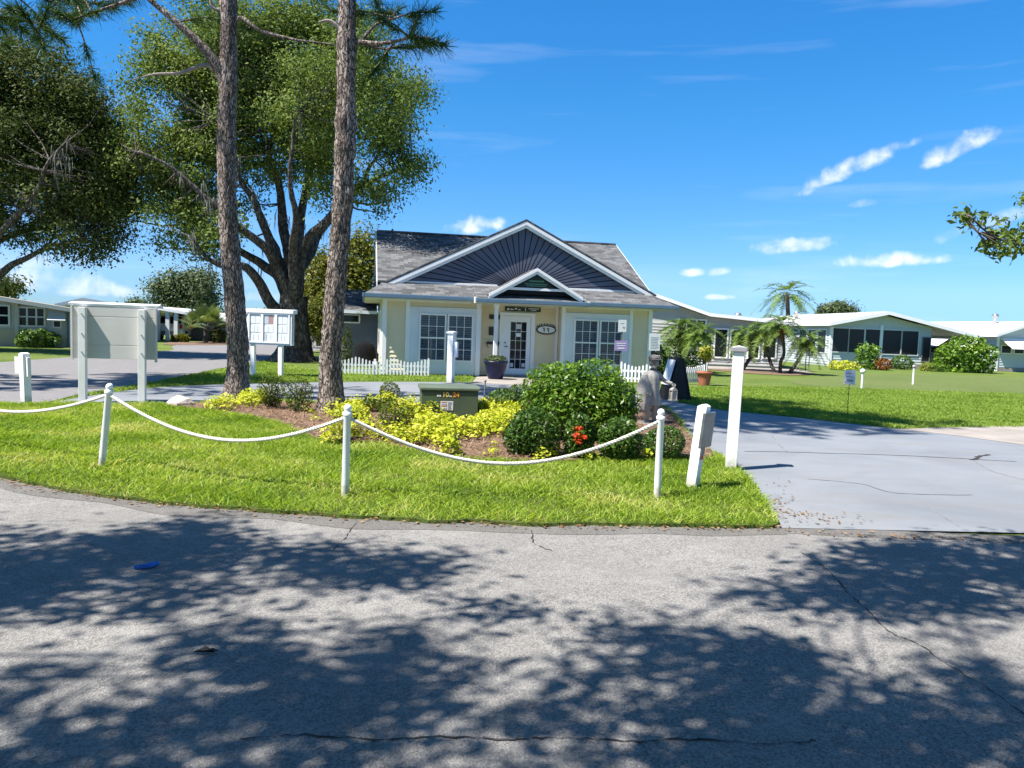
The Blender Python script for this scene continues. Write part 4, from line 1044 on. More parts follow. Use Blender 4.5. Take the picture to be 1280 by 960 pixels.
ok = broad_tree('oak_tree', 'huge spreading oak with dense olive crown behind the white notice cabinet', ob, 2.6, .58, limbs, ells, 1700, 200, .112, 'oak', .33, moss=70, shell=.5, gaps=.19)
# the oak at the left edge
lb_ = (D(-42, 440, 30).x, 30, 0); oy = 30
limbs = [(Q([(-30, 380), (-5, 345), (25, 328), (60, 310), (100, 300)], [0, -.3, -.6, -1, -1.3]), .26), (Q([(-36, 370), (-20, 320), (10, 296), (60, 280), (120, 262)], [0, .6, 1.2, 1.8, 2]), .26),
         (Q([(-40, 370), (-40, 300), (-20, 220), (10, 140)], [0, 0, 0, 0]), .3), (Q([(-45, 370), (-80, 310), (-120, 250)], [0, 0, 0]), .28), (Q([(-36, 360), (-5, 300), (40, 240), (80, 180)], [0, -1.5, -2.5, -3]), .26),
         (Q([(-40, 360), (-30, 300), (20, 270), (70, 230)], [0, 2, 3, 4]), .24)]
ells = [ell(30, 112, oy, 100, 52), ell(125, 205, oy, 55, 62), ell(90, 140, oy - 1, 46, 40), ell(40, 215, oy, 128, 88), ell(-50, 150, oy, 120, 110), ell(108, 255, oy, 68, 66), ell(60, 130, oy, 62, 60), ell(148, 240, oy, 34, 70), ell(10, 95, oy, 55, 50), ell(-130, 240, oy, 90, 80), ell(105, 175, oy, 60, 50), ell(150, 195, oy, 24, 40), ell(85, 300, oy - 1, 60, 26)]
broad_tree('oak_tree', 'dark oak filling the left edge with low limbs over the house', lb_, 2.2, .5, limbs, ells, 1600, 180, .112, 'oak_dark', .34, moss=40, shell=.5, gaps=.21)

# two pines in the front bed, a third outside the left edge
def pine(base, top, r0, r1, label, sides, crown, seed, group='tall pines by the bed', knots=(), height=15.5, reach=0):
    B = Vector(base); t = thing('pine_tree', label, 'tree', base, 0, group); T = Vector(top) - B
    n = 150; P = []; rad = []
    for i in range(n + 1):
        f = (i / n); f = f ** 1.25; z = height * f; k = z / T.z
        P.append(Vector((T.x * k + .05 * math.sin(z * .9 + seed) * min(1, z), T.y * k + .05 * math.sin(z * .7 + seed * 2) * min(1, z), z - .05)))
        r = r0 + (r1 - r0) * min(1.6, k); r *= 1 + .55 * math.exp(-z * 2.6)
        for (kz, amp) in knots: r *= 1 + amp * math.exp(-((z - kz) / .13) ** 2)
        rad.append(max(r, .06))
    def dsp(r, an, i, p):
        x, y = math.cos(an), math.sin(an)
        v = mnoise.voronoi((x * r * 15 + .5 * mnoise.noise((x * 3, y * 3, p.z * 2)), y * r * 15, p.z * 3.4 + seed * 3 + .6 * mnoise.noise((x * 5, y * 5, p.z * 3))))[0]
        e = min(1, max(0, v[1] - v[0]) * 3.2)
        return r * (1 + .09 * mnoise.noise((x * 1.6, y * 1.6, p.z * 1.3 + seed))) + .024 * (e - .6) + .016 * mnoise.noise((x * 7, y * 7, p.z * 9)) + .012 * mnoise.noise((x * 13, y * 13, p.z * 22))
    tr = MB(); tr.tube(P, rad, 46, disp=dsp)
    tufts = []
    def branch(path, r, twigs=5, tip=True, dead=False):
        W_ = wob(path, 6, .10, seed + r * 50); m = len(W_)
        (dd if dead else tr).tube([p - B for p in W_], [max(.008, r * (1 - .8 * k / (m - 1))) for k in range(m)], 8)
        for _ in range(twigs):
            j = rng.integers(int(m * .45), m); a = W_[j]; L = rng.uniform(.35, 1.1); d = Vector((rng.normal(), rng.normal(), rng.normal(.15, .55))).normalized()
            b = a + d * L; tr.tube([a - B, a.lerp(b, .5) - B + Vector((0, 0, .05)), b - B], [.02, .014, .008], 5); tufts.append((b, d)); tufts.append((a.lerp(b, .6), d))
        if tip: tufts.append((W_[-1], (W_[-1] - W_[-3]).normalized()))
    dd = MB()
    for args in sides: branch(**args)
    for _ in range(crown):
        z = rng.uniform(height * .66, height); k = z / T.z; a = rng.uniform(0, 2 * PI); L = rng.uniform(1.2, 3.4) * (1.15 - .6 * (z - height * .66) / (height * .34))
        o = B + Vector((T.x * k, T.y * k, z)); d = Vector((math.cos(a), math.sin(a), .12))
        branch([o, o + d * L * .5 + Vector((0, 0, .1)), o + d * L + Vector((0, 0, rng.uniform(-.3, .5)))], .06, 13)
    for _ in range(reach):
        z = rng.uniform(10.5, 14.5); k = z / T.z; L = rng.uniform(2.0, 5.2); d = Vector((rng.uniform(-.2, 1.0), rng.uniform(-1.0, -.2), .05)).normalized(); o = B + Vector((T.x * k, T.y * k, z))
        branch([o, o + d * L * .5 + Vector((0, 0, .25)), o + d * L + Vector((0, 0, rng.uniform(-.2, .6)))], .06, 16)
    tr.build('trunk', 'pine_bark', t, smooth=True)
    if dd.v: dd.build('dead_branch', 'stub', t, smooth=True)
    V = []
    for p, d in tufts:
        m = 90; dr = unit(rng.normal(size=(m, 3)) * .75 + np.array(d)[None] * .8); s0 = np.array(p) - np.array(d) * rng.uniform(0, .22, (m, 1)); L = rng.uniform(.16, .30, (m, 1)); w = .006
        sd = unit(np.cross(dr, rng.normal(size=(m, 3)))) * w; e = s0 + dr * L; e[:, 2] -= .04 * rng.random(m)
        V.append(np.stack([s0 - sd, s0 + sd, e + sd * .4, e - sd * .4], 1).reshape(-1, 3))
    tri_mesh('crown', np.concatenate(V) - np.array(base), 4, 'needle', t)
    return t
b1 = Vector((*G(296, 499), .05)); y1 = b1.y; b2 = Vector((*G(413, 519), .05)); y2 = b2.y
P1 = lambda L, dy=0: [D(u, v, y1 + dy * i / len(L)) for i, (u, v) in enumerate(L)]
P2 = lambda L, dy=0: [D(u, v, y2 + dy * i / len(L)) for i, (u, v) in enumerate(L)]
pine(b1, D(281, 0, y1), .195, .158, 'grey barked pine trunk nearer the sign board, behind the low boxwood pair',
     [dict(path=P1([(284, 112), (268, 78), (245, 50), (220, 28), (188, 0), (160, -30)], -.6), r=.12, twigs=4), dict(path=P1([(272, 92), (255, 80), (225, 90), (195, 92), (166, 100)], -.5), r=.055, twigs=0, tip=False, dead=True),
      dict(path=P1([(287, 30), (300, 22), (325, 38), (352, 45), (375, 50), (425, 54)], -.3), r=.055, twigs=1, tip=False),
      dict(path=P1([(278, 14), (262, 8), (258, -10)], -.2), r=.06, twigs=0, tip=False, dead=True),
      dict(path=P1([(282, -40), (220, -20), (160, 2), (120, 14), (85, 24)], -.8), r=.06, twigs=8), dict(path=P1([(282, -70), (200, -60), (130, -10), (100, 20)], .8), r=.05, twigs=7)], 30, 1.0, knots=((2.6, .05), (5.3, .06)))
pine(b2, D(437, 0, y2), .182, .145, 'dark leaning pine trunk with knobbly burls standing right of the boxwood pair',
     [dict(path=P2([(445, 50), (470, 52), (490, 50), (506, 46), (518, 43)], -.5), r=.045, twigs=5), dict(path=P2([(446, 50), (480, 60), (503, 58)], .3), r=.03, twigs=2, tip=False),
      dict(path=P2([(448, 56), (470, 30), (486, 24), (498, 12)], .2), r=.035, twigs=4), dict(path=P2([(430, 40), (415, 26), (398, 28)], -.2), r=.05, twigs=0, tip=False, dead=True)], 32, 4.2, knots=((4.55, .20), (4.95, .22), (6.3, .12)), reach=20)
b3 = Vector((-16.4, 15.0, 0)); Y3 = lambda L: [D(u, v, 15.0 - .3 * i) for i, (u, v) in enumerate(L)]
pine(b3, b3 + Vector((.3, 0, 9)), .22, .17, 'pine outside the left edge whose green needle sprays hang into the top corner',
     [dict(path=Y3([(-330, 60), (-160, 40), (-90, 20), (-30, 10), (20, 18), (48, 40)]), r=.06, twigs=16), dict(path=Y3([(-330, 60), (-160, 90), (-90, 60), (-30, 50), (12, 58)]), r=.05, twigs=10), dict(path=Y3([(-330, 60), (-160, 0), (-60, -20), (20, -5), (70, 5)]), r=.05, twigs=8)], 40, 7.7)

# trees at the back
def small_tree(name, label, base, h, lobes, n, per, ls, mat, sig, r0=.16, group=None, fork=None):
    limbs = []
    for e in lobes: c = Vector(e[:3]); limbs.append(([Vector(base).lerp(c, .55), c], r0 * .6))
    return broad_tree(name, label, base, fork or h * .22, r0, limbs, lobes, n, per, ls, mat, sig, group, twigs=.6, flare=1.4)
y = 47; small_tree('yellow_green_tree', 'yellow-green round tree rising between the pine and the cottage roof', (D(428, 440, y).x, y, 0), 7,
    [ell(425, 350, y, 46, 55), ell(395, 365, y, 28, 40), ell(455, 335, y, 24, 40), ell(420, 395, y, 40, 35), ell(448, 310, y, 20, 18)], 170, 150, .2, 'tree_yellow', .55, .25)
y = 80; small_tree('grey_green_tree', 'rounded grey-green tree behind the carport roof on the left', (D(232, 425, y).x, y, 0), 8,
    [ell(235, 362, y, 40, 26), ell(212, 372, y, 22, 24), ell(256, 366, y, 18, 26), ell(240, 390, y, 34, 14)], 150, 110, .3, 'tree_grey', .7, .3)
y = 120; small_tree('distant_tree', 'small distant tree crown just above the left house ridge line', (D(172, 415, y).x, y, 0), 7, [ell(172, 383, y, 15, 7), ell(165, 385, y, 8, 5)], 30, 70, .4, 'tree_grey', .6, .3)
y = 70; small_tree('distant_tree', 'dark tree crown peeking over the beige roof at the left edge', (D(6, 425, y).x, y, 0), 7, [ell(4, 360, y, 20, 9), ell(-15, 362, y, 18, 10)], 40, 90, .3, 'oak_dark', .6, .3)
y = 110; small_tree('distant_tree', 'low dark tree crown behind the white house ridge', (D(1045, 440, y).x, y, 0), 7, [ell(1046, 388, y, 20, 7), ell(1034, 390, y, 10, 5), ell(1060, 390, y, 9, 4)], 45, 80, .4, 'tree_grey', .6, .3)
y = 100
for i, (u, w, hh, mt) in enumerate(((292, 40, 12, 'tree_grey'), (345, 46, 14, 'oak_dark'), (480, 60, 14, 'oak_dark'))):
    small_tree('distant_tree', ['hazy far tree row seen between the fan palm and the pine trunk', 'dark far tree mass low behind the oak trunk', 'far tree behind the cottage side wing'][i], (D(u, 418, y).x, y + i * 3, 0), 5, [ell(u, 403 + i, y, w * .5, hh * .8), ell(u - w * .4, 406 + i, y, w * .4, hh * .6), ell(u + w * .4, 405 + i, y, w * .4, hh * .6)], 70, 90, .35, mt, .7, .3)
# slim understorey trees by the oak
for i, (u, v, y, lean) in enumerate(((432 - 30, 424, 38, .5), (388, 421, 40, -.3))):
    b = (*G(u, v + 20), 0); y = b[1]
    small_tree('small_tree', ['slim bent little tree with yellow-green leaves right of the oak trunk', 'slim dark little tree close beside the oak trunk'][i], b, 3.5, [ell(u - 6 + lean * 10, 398, y, 20, 18), ell(u + 6, 388, y, 16, 14), ell(u - 14, 410, y, 12, 10)], 46, 100, .12, ['tree_yellow', 'oak_dark'][i], .3, .07, None, .7)
# branch reaching in from the tree beyond the right edge
b = (7.6, 8.6, 0); yb = 7.6
limbs = [([(7.3, 8.3, 3.0), D(1330, 325, yb), D(1275, 312, yb - .3), D(1235, 300, yb - .5), D(1203, 268, yb - .6)], .028), ([(7.3, 8.4, 3.2), D(1330, 290, yb), D(1290, 282, yb)], .022), ([(7.6, 8.7, 3.6), (7.9, 9.2, 4.8)], .1), ([(7.6, 8.7, 3.3), (8.8, 8.9, 4.2)], .09)]
rt = broad_tree('overhanging_tree', 'tree whose leafy branch tip reaches in at the right edge against the sky', b, 2.4, .13, limbs, [(8.1, 8.9, 4.6, 1.3, 1.1, 1.0), (9.1, 9, 4.2, 1.0, .9, .8)], 60, 60, .085, 'oak', .22, None, flare=1.3)
tips = []
for (u, v) in ((1200, 267), (1207, 270), (1213, 275), (1218, 284), (1229, 272), (1254, 276), (1240, 290), (1246, 296), (1233, 303), (1240, 310), (1255, 300), (1262, 295), (1270, 288), (1272, 302), (1278, 296), (1265, 312), (1276, 312), (1250, 306), (1244, 318), (1286, 300), (1284, 284), (1290, 310), (1280, 248), (1284, 258)):
    tips.append(tuple(D(u, v, yb - .4 + rng.normal(0, .15))))
C = np.array(tips); P, off = clump_points(C, 24, .05); V = leaves(P - np.array(b), .07, .40, .25, unit(off), 1.2)
tri_mesh('leaf_spray', V, 4, 'oak', rt)
tw = MB()
for c in tips[:24]:
    c = Vector(c); n = D(1290, 312, yb) if c.x > D(1235, 300, yb).x else D(1222, 290, yb - .5); tw.tube([n.lerp(c, .0 if (n - c).length < .25 else .25) - Vector(b), n.lerp(c, .6) - Vector(b) + Vector((0, 0, -.012)), c - Vector(b)], [.008, .006, .003], 5)
tw.build('twigs', 'twig', rt)

# the trees the photographer stands under: only their shade falls into the picture
def shade_tree(name, label, base, zones, zr, n, per, seed):
    """crown = leaf sprays hung where the sun must be blocked for the dappled shade seen on the road"""
    X = []
    for poly, dn in zones:
        Pg = np.array(poly); lo, hi = Pg.min(0), Pg.max(0); m = int(dn * (hi[0] - lo[0]) * (hi[1] - lo[1]))
        x = rng.uniform(lo[0], hi[0], m); y = rng.uniform(lo[1], hi[1], m); k = in_poly(x, y, poly)
        X.append(np.stack([x[k], y[k]], 1))
    X = np.concatenate(X); z = rng.uniform(*zr, len(X)); s = np.array(TO_SUN) / TO_SUN.z
    C = np.stack([X[:, 0] + s[0] * z, X[:, 1] + s[1] * z, z], 1)
    t = thing(name, label, 'tree', base, 0); B = Vector(base); tr = MB()
    tr.tube([(0, 0, -.05), (0, 0, .3), (.05, 0, 1.5), (0, .05, 3)], [.42, .33, .28, .22], 14)
    cen = Vector(C.mean(0)); ends = []
    for k in rng.choice(len(C), 14, replace=False):
        e = Vector(C[k]); P = wob([B + Vector((0, 0, 2.6)), (B + Vector((0, 0, 3))).lerp(e, .4) + Vector((0, 0, .6)), e], 5, .3, k); m = len(P)
        tr.tube([p - B for p in P], [max(.01, .045 * (1 - .85 * i / (m - 1))) for i in range(m)], 7); ends += P[m // 3:]
    EP = np.array([tuple(p) for p in ends])
    for c in C[rng.random(len(C)) < .5]:
        j = int(np.linalg.norm(EP - c, axis=1).argmin()); a = Vector(EP[j]); c = Vector(c); tr.tube([a - B, a.lerp(c, .5) - B - Vector((0, 0, .08)), c - B], [.022, .015, .006], 4, cap=False)
    tr.build('trunk', 'oak_bark', t, smooth=True)
    P, off = clump_points(C, per * 2, .185, .7); tri_mesh('crown', leaves(P - np.array(base), .105, .5, .4, unit(off)), 4, 'oak', t)
Z1 = [(GP([(-200, 640), (-20, 664), (90, 672), (215, 648), (260, 652), (330, 672), (420, 690), (500, 686), (590, 716), (480, 722), (350, 735), (240, 752), (160, 765), (60, 778), (-30, 800), (-300, 760)]), 11),
      (GP([(-20, 700), (90, 690), (240, 700), (300, 720), (160, 740), (40, 760), (-30, 770)]), 5),
      (GP([(230, 800), (300, 775), (420, 765), (480, 790), (470, 840), (430, 880), (330, 850), (250, 830)]), 9),
      (GP([(560, 745), (610, 735), (665, 750), (650, 775), (590, 775)]), 4)]
Z2 = [(GP([(700, 812), (760, 790), (880, 770), (930, 780), (1000, 740), (1060, 700), (1150, 672), (1320, 672), (1420, 760), (1300, 790), (1200, 775), (1080, 790), (1020, 830), (880, 830), (820, 845), (760, 850), (710, 835)]), 12),
      (GP([(1060, 690), (1140, 690), (1300, 700), (1310, 745), (1150, 742), (1080, 720)]), 6), (GP([(880, 715), (940, 730), (1000, 720), (990, 745), (900, 740)]), 5),
      (GP([(980, 830), (1080, 820), (1140, 850), (1320, 850), (1350, 960), (900, 1000), (880, 880)]), 9)]
Z3 = [(GP([(-60, 870), (60, 850), (130, 880), (250, 890), (330, 880), (480, 830), (560, 850), (640, 870), (690, 860), (760, 900), (900, 890), (1000, 880), (1320, 900), (1400, 1150), (-200, 1150)]), 13), (GP([(480, 800), (560, 790), (680, 830), (660, 870), (560, 860), (470, 840)]), 7)]
OV = [([(-11, -11), (11, -11), (11, 1.6), (4.2, 1.6), (4.6, 6.0), (11, 6.0), (11, 1.6), (-11, 1.6)], 7), ([(-11, 1.6), (-3.0, 1.6), (-4.6, 4.3), (-11, 4.6)], 7)]  # unseen extra canopy, added to block sky light and deepen the road shade
shade_tree('shade_tree', 'oak beside the photographer shading the left side of the road', (-8.5, 1.5, 0), Z1, (5.5, 8.6), 0, 75, 1)
shade_tree('shade_tree', 'oak behind the photographer shading the right side of the road', (-2.5, -4.2, 0), Z2, (5.5, 8.6), 0, 75, 2)
shade_tree('shade_tree', 'oak behind the photographer shading the nearest strip of road', (-6.2, -4.8, 0), Z3 + OV, (5.2, 8.0), 0, 75, 3)

# ------------------------------------------------------------------ shrubs and bed plants
def shrub(name, label, base, ells, n, ls, mat, group=None, aspect=.5, stem=True, shell=.16, core=True, cat='shrub', up=.5, extra=None):
    t = thing(name, label, cat, base, 0, group); B = np.array(base)
    P, d = ell_points(ells, n, shell)
    rz = np.array([mnoise.noise((p[0] * 2.2, p[1] * 2.2, p[2] * 2.2)) for p in P]); cen = np.array([e[:3] for e in ells]).mean(0)
    P = P + d * (rz * .3 * np.mean([e[3] for e in ells]))[:, None]; P = P[P[:, 2] > B[2] + .015]; d = unit(P - cen - (0, 0, -.1))
    tri_mesh('foliage', leaves(P - B, ls * .85, aspect, up, d, .38), 4, mat, t)
    if stem:
        m = MB()
        for e in ells:
            for _ in range(5):
                c = Vector((e[0] - B[0], e[1] - B[1], e[2] - B[2])); q = c + Vector((rng.normal(0, e[3] * .5), rng.normal(0, e[4] * .5), e[5] * .5))
                m.tube([Vector((c.x * .6 + rng.normal(0, .05), c.y * .6 + rng.normal(0, .05), -.03)), c.lerp(q, .3) - Vector((0, 0, e[5] * .4)), q], [.018, .013, .006], 5)
        m.build('stem', 'twig', t)
    if extra: extra(t, B)
    return t
def shr(u0, u1, v0, v1, y, k=1.0):
    """bush lobe that spans the given box of the photograph at distance y"""
    return ell((u0 + u1) / 2, (v0 + v1) / 2, y, (u1 - u0) / 2, (v1 - v0) / 2, (u1 - u0) / 2 * y / FPX * k)
gb = lambda u, v: (*G(u, v), .05)
b = gb(725, 560); y = b[1] + .6
shrub('hedge_bush', 'large rounded glossy green bush hiding the right window of the cottage', b, [shr(652, 755, 450, 545, y), shr(690, 797, 448, 550, y, .9), shr(700, 796, 480, 565, y), shr(655, 720, 470, 550, y)], 21000, .082, 'hedge', shell=.34, aspect=.40)
b = gb(666, 574); y = b[1]
shrub('bed_shrub', 'dense dark green shrub in front of the left side of the big bush', b, [shr(632, 702, 506, 574, y), shr(628, 670, 520, 570, y)], 6000, .058, 'shrub', 'small shrubs in the mulch bed', aspect=.42, shell=.3)
b = gb(770, 578); y = b[1]
shrub('bed_shrub', 'dark green shrub between the red flower and the right rope post', b, [shr(742, 800, 520, 577, y), shr(752, 805, 535, 577, y)], 5000, .058, 'shrub', 'small shrubs in the mulch bed', aspect=.42, shell=.3)
b = gb(833, 575); y = b[1]
shrub('bed_shrub', 'round clipped shrub right behind the right rope post', b, [shr(803, 854, 534, 575, y)], 4600, .04, 'shrub', 'small shrubs in the mulch bed')
def flowers(t, B):
    C = np.array([tuple(D(724, 536, y - .24)), tuple(D(724, 552, y - .26)), tuple(D(719, 545, y - .25)), tuple(D(729, 546, y - .25))]); P, o = clump_points(C, 60, .02)
    tri_mesh('flower', leaves(P - B, .028, .7, .3, unit(o)), 4, 'red', t)
b = gb(722, 576); y = b[1]
shrub('flowering_shrub', 'small green shrub carrying a cluster of orange-red flowers before the big bush', b, [shr(704, 746, 518, 575, y)], 2300, .06, 'shrub', extra=flowers)
b = gb(627, 520); y = b[1]
shrub('bed_shrub', 'loose dark shrub beside the right end of the utility box', b, [shr(608, 652, 484, 518, y), shr(632, 662, 478, 512, y)], 2000, .06, 'shrub', 'small shrubs in the mulch bed')
for u0, u1, v0, v1, lb in ((323, 357, 468, 514, 'left upright boxwood of the pair between the two pine trunks'), (353, 394, 470, 518, 'right upright boxwood of the pair between the two pine trunks'),
                           (472, 518, 500, 547, 'dark boxwood amid the yellow groundcover left of the utility box'), (474, 499, 478, 505, 'small light boxwood behind the yellow groundcover near the drive')):
    b = gb((u0 + u1) / 2, v1); y = b[1]; shrub('boxwood', lb, b, [shr(u0, u1, v0, v1 - (v1 - v0) * .15, y), shr(u0 + 5, u1 - 5, v0 + 12, v1, y)], 1900, .038, 'boxwood', 'boxwoods in the mulch bed', aspect=.6)
# yellow groundcover: low plants running together
def groundcover(name, spots, per, hgt, s=.055):
    V = []
    for (u, v, r) in spots:
        x, y = G(u, v); m = int(per * (r / .3) ** 1.5); a = rng.uniform(0, 2 * PI, m); q = np.sqrt(rng.random(m)) * r
        h = hgt * np.sqrt(np.maximum(.05, 1 - (q / r) ** 2)) * rng.uniform(.35, 1.1, m)
        P = np.stack([x + np.cos(a) * q, y + np.sin(a) * q * .9, .05 + h], 1); o = unit(np.stack([np.cos(a) * q / r, np.sin(a) * q / r, np.full(m, .8)], 1))
        V.append(leaves(P, s, .62, .8, o, .5))
    return stuff(tri_mesh(name, np.concatenate(V), 4, 'gold'))
def path_spots(pts, n, sp, r):
    P = np.array(spline(pts, 10)); k = rng.integers(0, len(P), n); return [(P[i][0] + rng.normal(0, sp), P[i][1] + rng.normal(0, sp * .35), r * rng.uniform(.65, 1.25)) for i in k]
groundcover('yellow_groundcover', path_spots([(268, 516), (290, 512), (315, 508), (328, 505)], 22, 5, .20), 150, .24)
groundcover('yellow_groundcover', path_spots([(430, 530), (440, 520), (455, 515), (500, 514), (515, 525)], 40, 10, .22) + path_spots([(415, 556), (440, 553), (470, 552), (500, 556), (520, 560)], 22, 6, .15) +
            path_spots([(520, 540), (545, 545), (570, 548), (600, 545), (630, 540), (648, 530)], 60, 11, .25) + path_spots([(555, 562), (560, 575), (548, 560)], 10, 6, .15) + path_spots([(600, 522), (615, 520), (640, 520)], 22, 7, .24) + path_spots([(520, 555), (540, 556), (530, 550)], 10, 8, .16), 190, .26)
groundcover('yellow_groundcover', path_spots([(670, 582), (690, 578), (705, 572), (742, 578), (802, 578)], 13, 5, .10) + [(612, 574, .09), (618, 571, .08), (385, 520, .1), (392, 530, .1), (405, 520, .12), (372, 518, .08), (812, 576, .1)], 150, .16, .05)

# ------------------------------------------------------------------ neighbouring houses
class Plane:
    """front wall of a house: photo point -> (x along the wall, height)"""
    def __init__(s, o, yaw): s.o = o; s.yaw = yaw
    def __call__(s, u, v):
        d = _ray(u, v); n = (math.sin(s.yaw), -math.cos(s.yaw)); t = (s.o[0] * n[0] + s.o[1] * n[1]) / (d[0] * n[0] + d[1] * n[1])
        x, y, z = t * d[0], t * d[1], EYE + t * d[2]
        return ((x - s.o[0]) * math.cos(s.yaw) + (y - s.o[1]) * math.sin(s.yaw), z)
def gable_house(name, label, o, yaw, prof, x0, x1, depth, wall, roofm, fascia='white_clean', over=.45, group=None, t=.14, lap=.16, cat='house'):
    """prof: roof line (x,z) left to right; walls between x0 and x1"""
    h = thing(name, label, cat, (o[0], o[1], 0), yaw, group)
    def zr(x):
        for a, b in zip(prof, prof[1:]):
            if a[0] <= x <= b[0]: return a[1] + (b[1] - a[1]) * (x - a[0]) / (b[0] - a[0])
        return prof[0][1] if x < prof[0][0] else prof[-1][1]
    top = [(x0, zr(x0) - t - .01)] + [(p[0], p[1] - t - .01) for p in prof if x0 < p[0] < x1] + [(x1, zr(x1) - t - .01)]
    w = MB().prism([(x0, 0)] + top + [(x1, 0)], 1, 0.03, depth)
    zmin = min(q[1] for q in top)
    siding_strip(w, (x0, .03), (x1, .03), .12, zmin, (0, -1), lap); siding_strip(w, (x0, depth), (x0, .03), .12, top[0][1], (-1, 0), lap); siding_strip(w, (x1, .03), (x1, depth), .12, top[-1][1], (1, 0), lap)
    w.build('wall', wall, h)
    r = MB()
    for a, b in zip(prof, prof[1:]): slab(r, [(a[0], -over, a[1]), (b[0], -over, b[1]), (b[0], depth + .4, b[1]), (a[0], depth + .4, a[1])], .06)
    r.build('roof', roofm, h)
    f = MB()
    for a, b in zip(prof, prof[1:]): f.prism([(a[0], a[1] + .012), (b[0], b[1] + .012), (b[0], b[1] - t), (a[0], a[1] - t)], 1, -over - .04, -over - .003)
    for p, s in ((prof[0], -1), (prof[-1], 1)): f.box(min(p[0], p[0] + .035 * s), max(p[0], p[0] + .035 * s), -over - .04, depth + .4, p[1] - t, p[1] + .01)
    f.build('fascia', fascia, h)
    return h
def hwin(h, xa, xb, za, zb, y=.0, cols=1, rows=1, glass='dglass', frame='white_clean', t=.05, name='window'):
    m = MB().box(xa, xa + t, y - .05, y, za, zb).box(xb - t, xb, y - .05, y, za, zb).box(xa + t, xb - t, y - .05, y, zb - t, zb).box(xa + t, xb - t, y - .05, y, za, za + t)
    for i in range(1, cols): x = xa + (xb - xa) * i / cols; m.box(x - t / 2, x + t / 2, y - .048, y, za + t, zb - t)
    for i in range(1, rows): z = za + (zb - za) * i / rows; m.box(xa + t, xb - t, y - .046, y, z - t / 2.5, z + t / 2.5)
    f = m.build(name, frame, h); MB().quad((xa + t, y - .018, za + t), (xb - t, y - .018, za + t), (xb - t, y - .018, zb - t), (xa + t, y - .018, zb - t)).build('pane', glass, f); return f
def side_win(h, x, ya, yb, za, zb, glass='screen', s=-1):
    m = MB(); xs = sorted((x, x + .05 * s))
    m.box(*xs, ya, ya + .06, za, zb).box(*xs, yb - .06, yb, za, zb).box(*xs, ya + .06, yb - .06, zb - .06, zb).box(*xs, ya + .06, yb - .06, za, za + .06)
    f = m.build('window', 'white_clean', h); MB().quad((x + .041 * s, ya + .06, za + .06), (x + .041 * s, yb - .06, za + .06), (x + .041 * s, yb - .06, zb - .06), (x + .041 * s, ya + .06, zb - .06)).build('pane', glass, f)

# white house with the screened room
o = G(1036, 457.5); yw = R(3); pf = Plane(o, yw)
A, B_, C_ = pf(1028, 404), pf(1105, 390.5), pf(1219, 421)
hw = gable_house('screen_room_house', 'white house with black screened porch windows and low gable, right of the date palms', o, yw, [(-.35, A[1] + .06), (B_[0], B_[1] + .05), (C_[0], C_[1] + .05)], 0, pf(1163, 440)[0], 16, 'houseaqua', 'whiteroof', over=.6, t=.2)
for u0, u1, v0, v1 in ((1040, 1060, 409, 441), (1061, 1080, 410, 442), (1080.5, 1099, 410.5, 442), (1103, 1126, 411.5, 444), (1127, 1147, 412.5, 445)):
    a, b = pf(u0, v0), pf(u1, v1); hwin(hw, a[0], b[0], b[1], a[1], .0, 1, 1, 'screen', 'housewhite', .05)
a, b = pf(1153, 421), pf(1175, 453); f = hwin(hw, a[0], min(b[0], pf(1162.5, 440)[0]), b[1], a[1], .0, 1, 1, 'screen', 'grey', .05, 'screen_door')
MB().box(-.06, .12, -.06, .03, 0, A[1] - .18).box(pf(1100, 420)[0] - .02, pf(1103, 420)[0], -.06, .02, 0, A[1]).build('column', 'white_clean', hw)
for y0 in (.5, 1.9, 3.3): side_win(hw, 0, y0, y0 + 1.2, .75, 2.25)
MB().box(-.02, pf(1163, 440)[0] + .02, -.03, .03, 0, .22).build('skirting', 'concrete', hw)
def vent(h, x, y, z):
    m = MB().lathe([(.10, -.3), (.10, .12), (.17, .14), (.21, .24), (.17, .36), (.05, .40)], 12, (x, y, z)); m.build('roof_vent', 'steel', h, smooth=True)
vent(hw, B_[0] - 1.6, 9, 3.2)
# pale house at the right edge
o = G(1244, 464); yw = R(8); pf = Plane(o, yw); A, B_ = pf(1249, 417), pf(1287, 401.5)
h3 = gable_house('awning_house', 'pale house at the right edge with propped white awnings', o, yw, [(-.45, A[1] - .05), (B_[0] + .1, B_[1]), (B_[0] * 2 + .6, A[1] - .05)], 0, B_[0] * 2, 18, 'houseaqua', 'whiteroof', t=.16)
for i, y0 in enumerate((1.2, 4.2, 7.5)):
    side_win(h3, 0, y0, y0 + 1.9, .95, 1.85)
    aw = MB(); slab(aw, [(-.04, y0 - .2, 2.12), (-.04, y0 + 2.1, 2.12), (-1.15, y0 + 2.1, 1.42), (-1.15, y0 - .2, 1.42)], .03); aw.build('awning', 'awning', h3)
for xa in (.25, 1.15, 2.05): hwin(h3, xa, xa + .75, 1.12, 1.66, .0)
aw = MB(); slab(aw, [(.15, -.02, 2.1), (3.0, -.02, 2.1), (3.0, -1.1, 1.45), (.15, -1.1, 1.45)], .03); aw.build('awning', 'awning', h3)
MB().box(-.06, .10, -.05, .03, 0, 2.3).build('corner_board', 'white_clean', h3); MB().box(-.02, B_[0] * 2, -.02, .03, 0, .25).build('skirting', 'concrete', h3); vent(h3, B_[0] - .4, 2.4, B_[1] + .1)
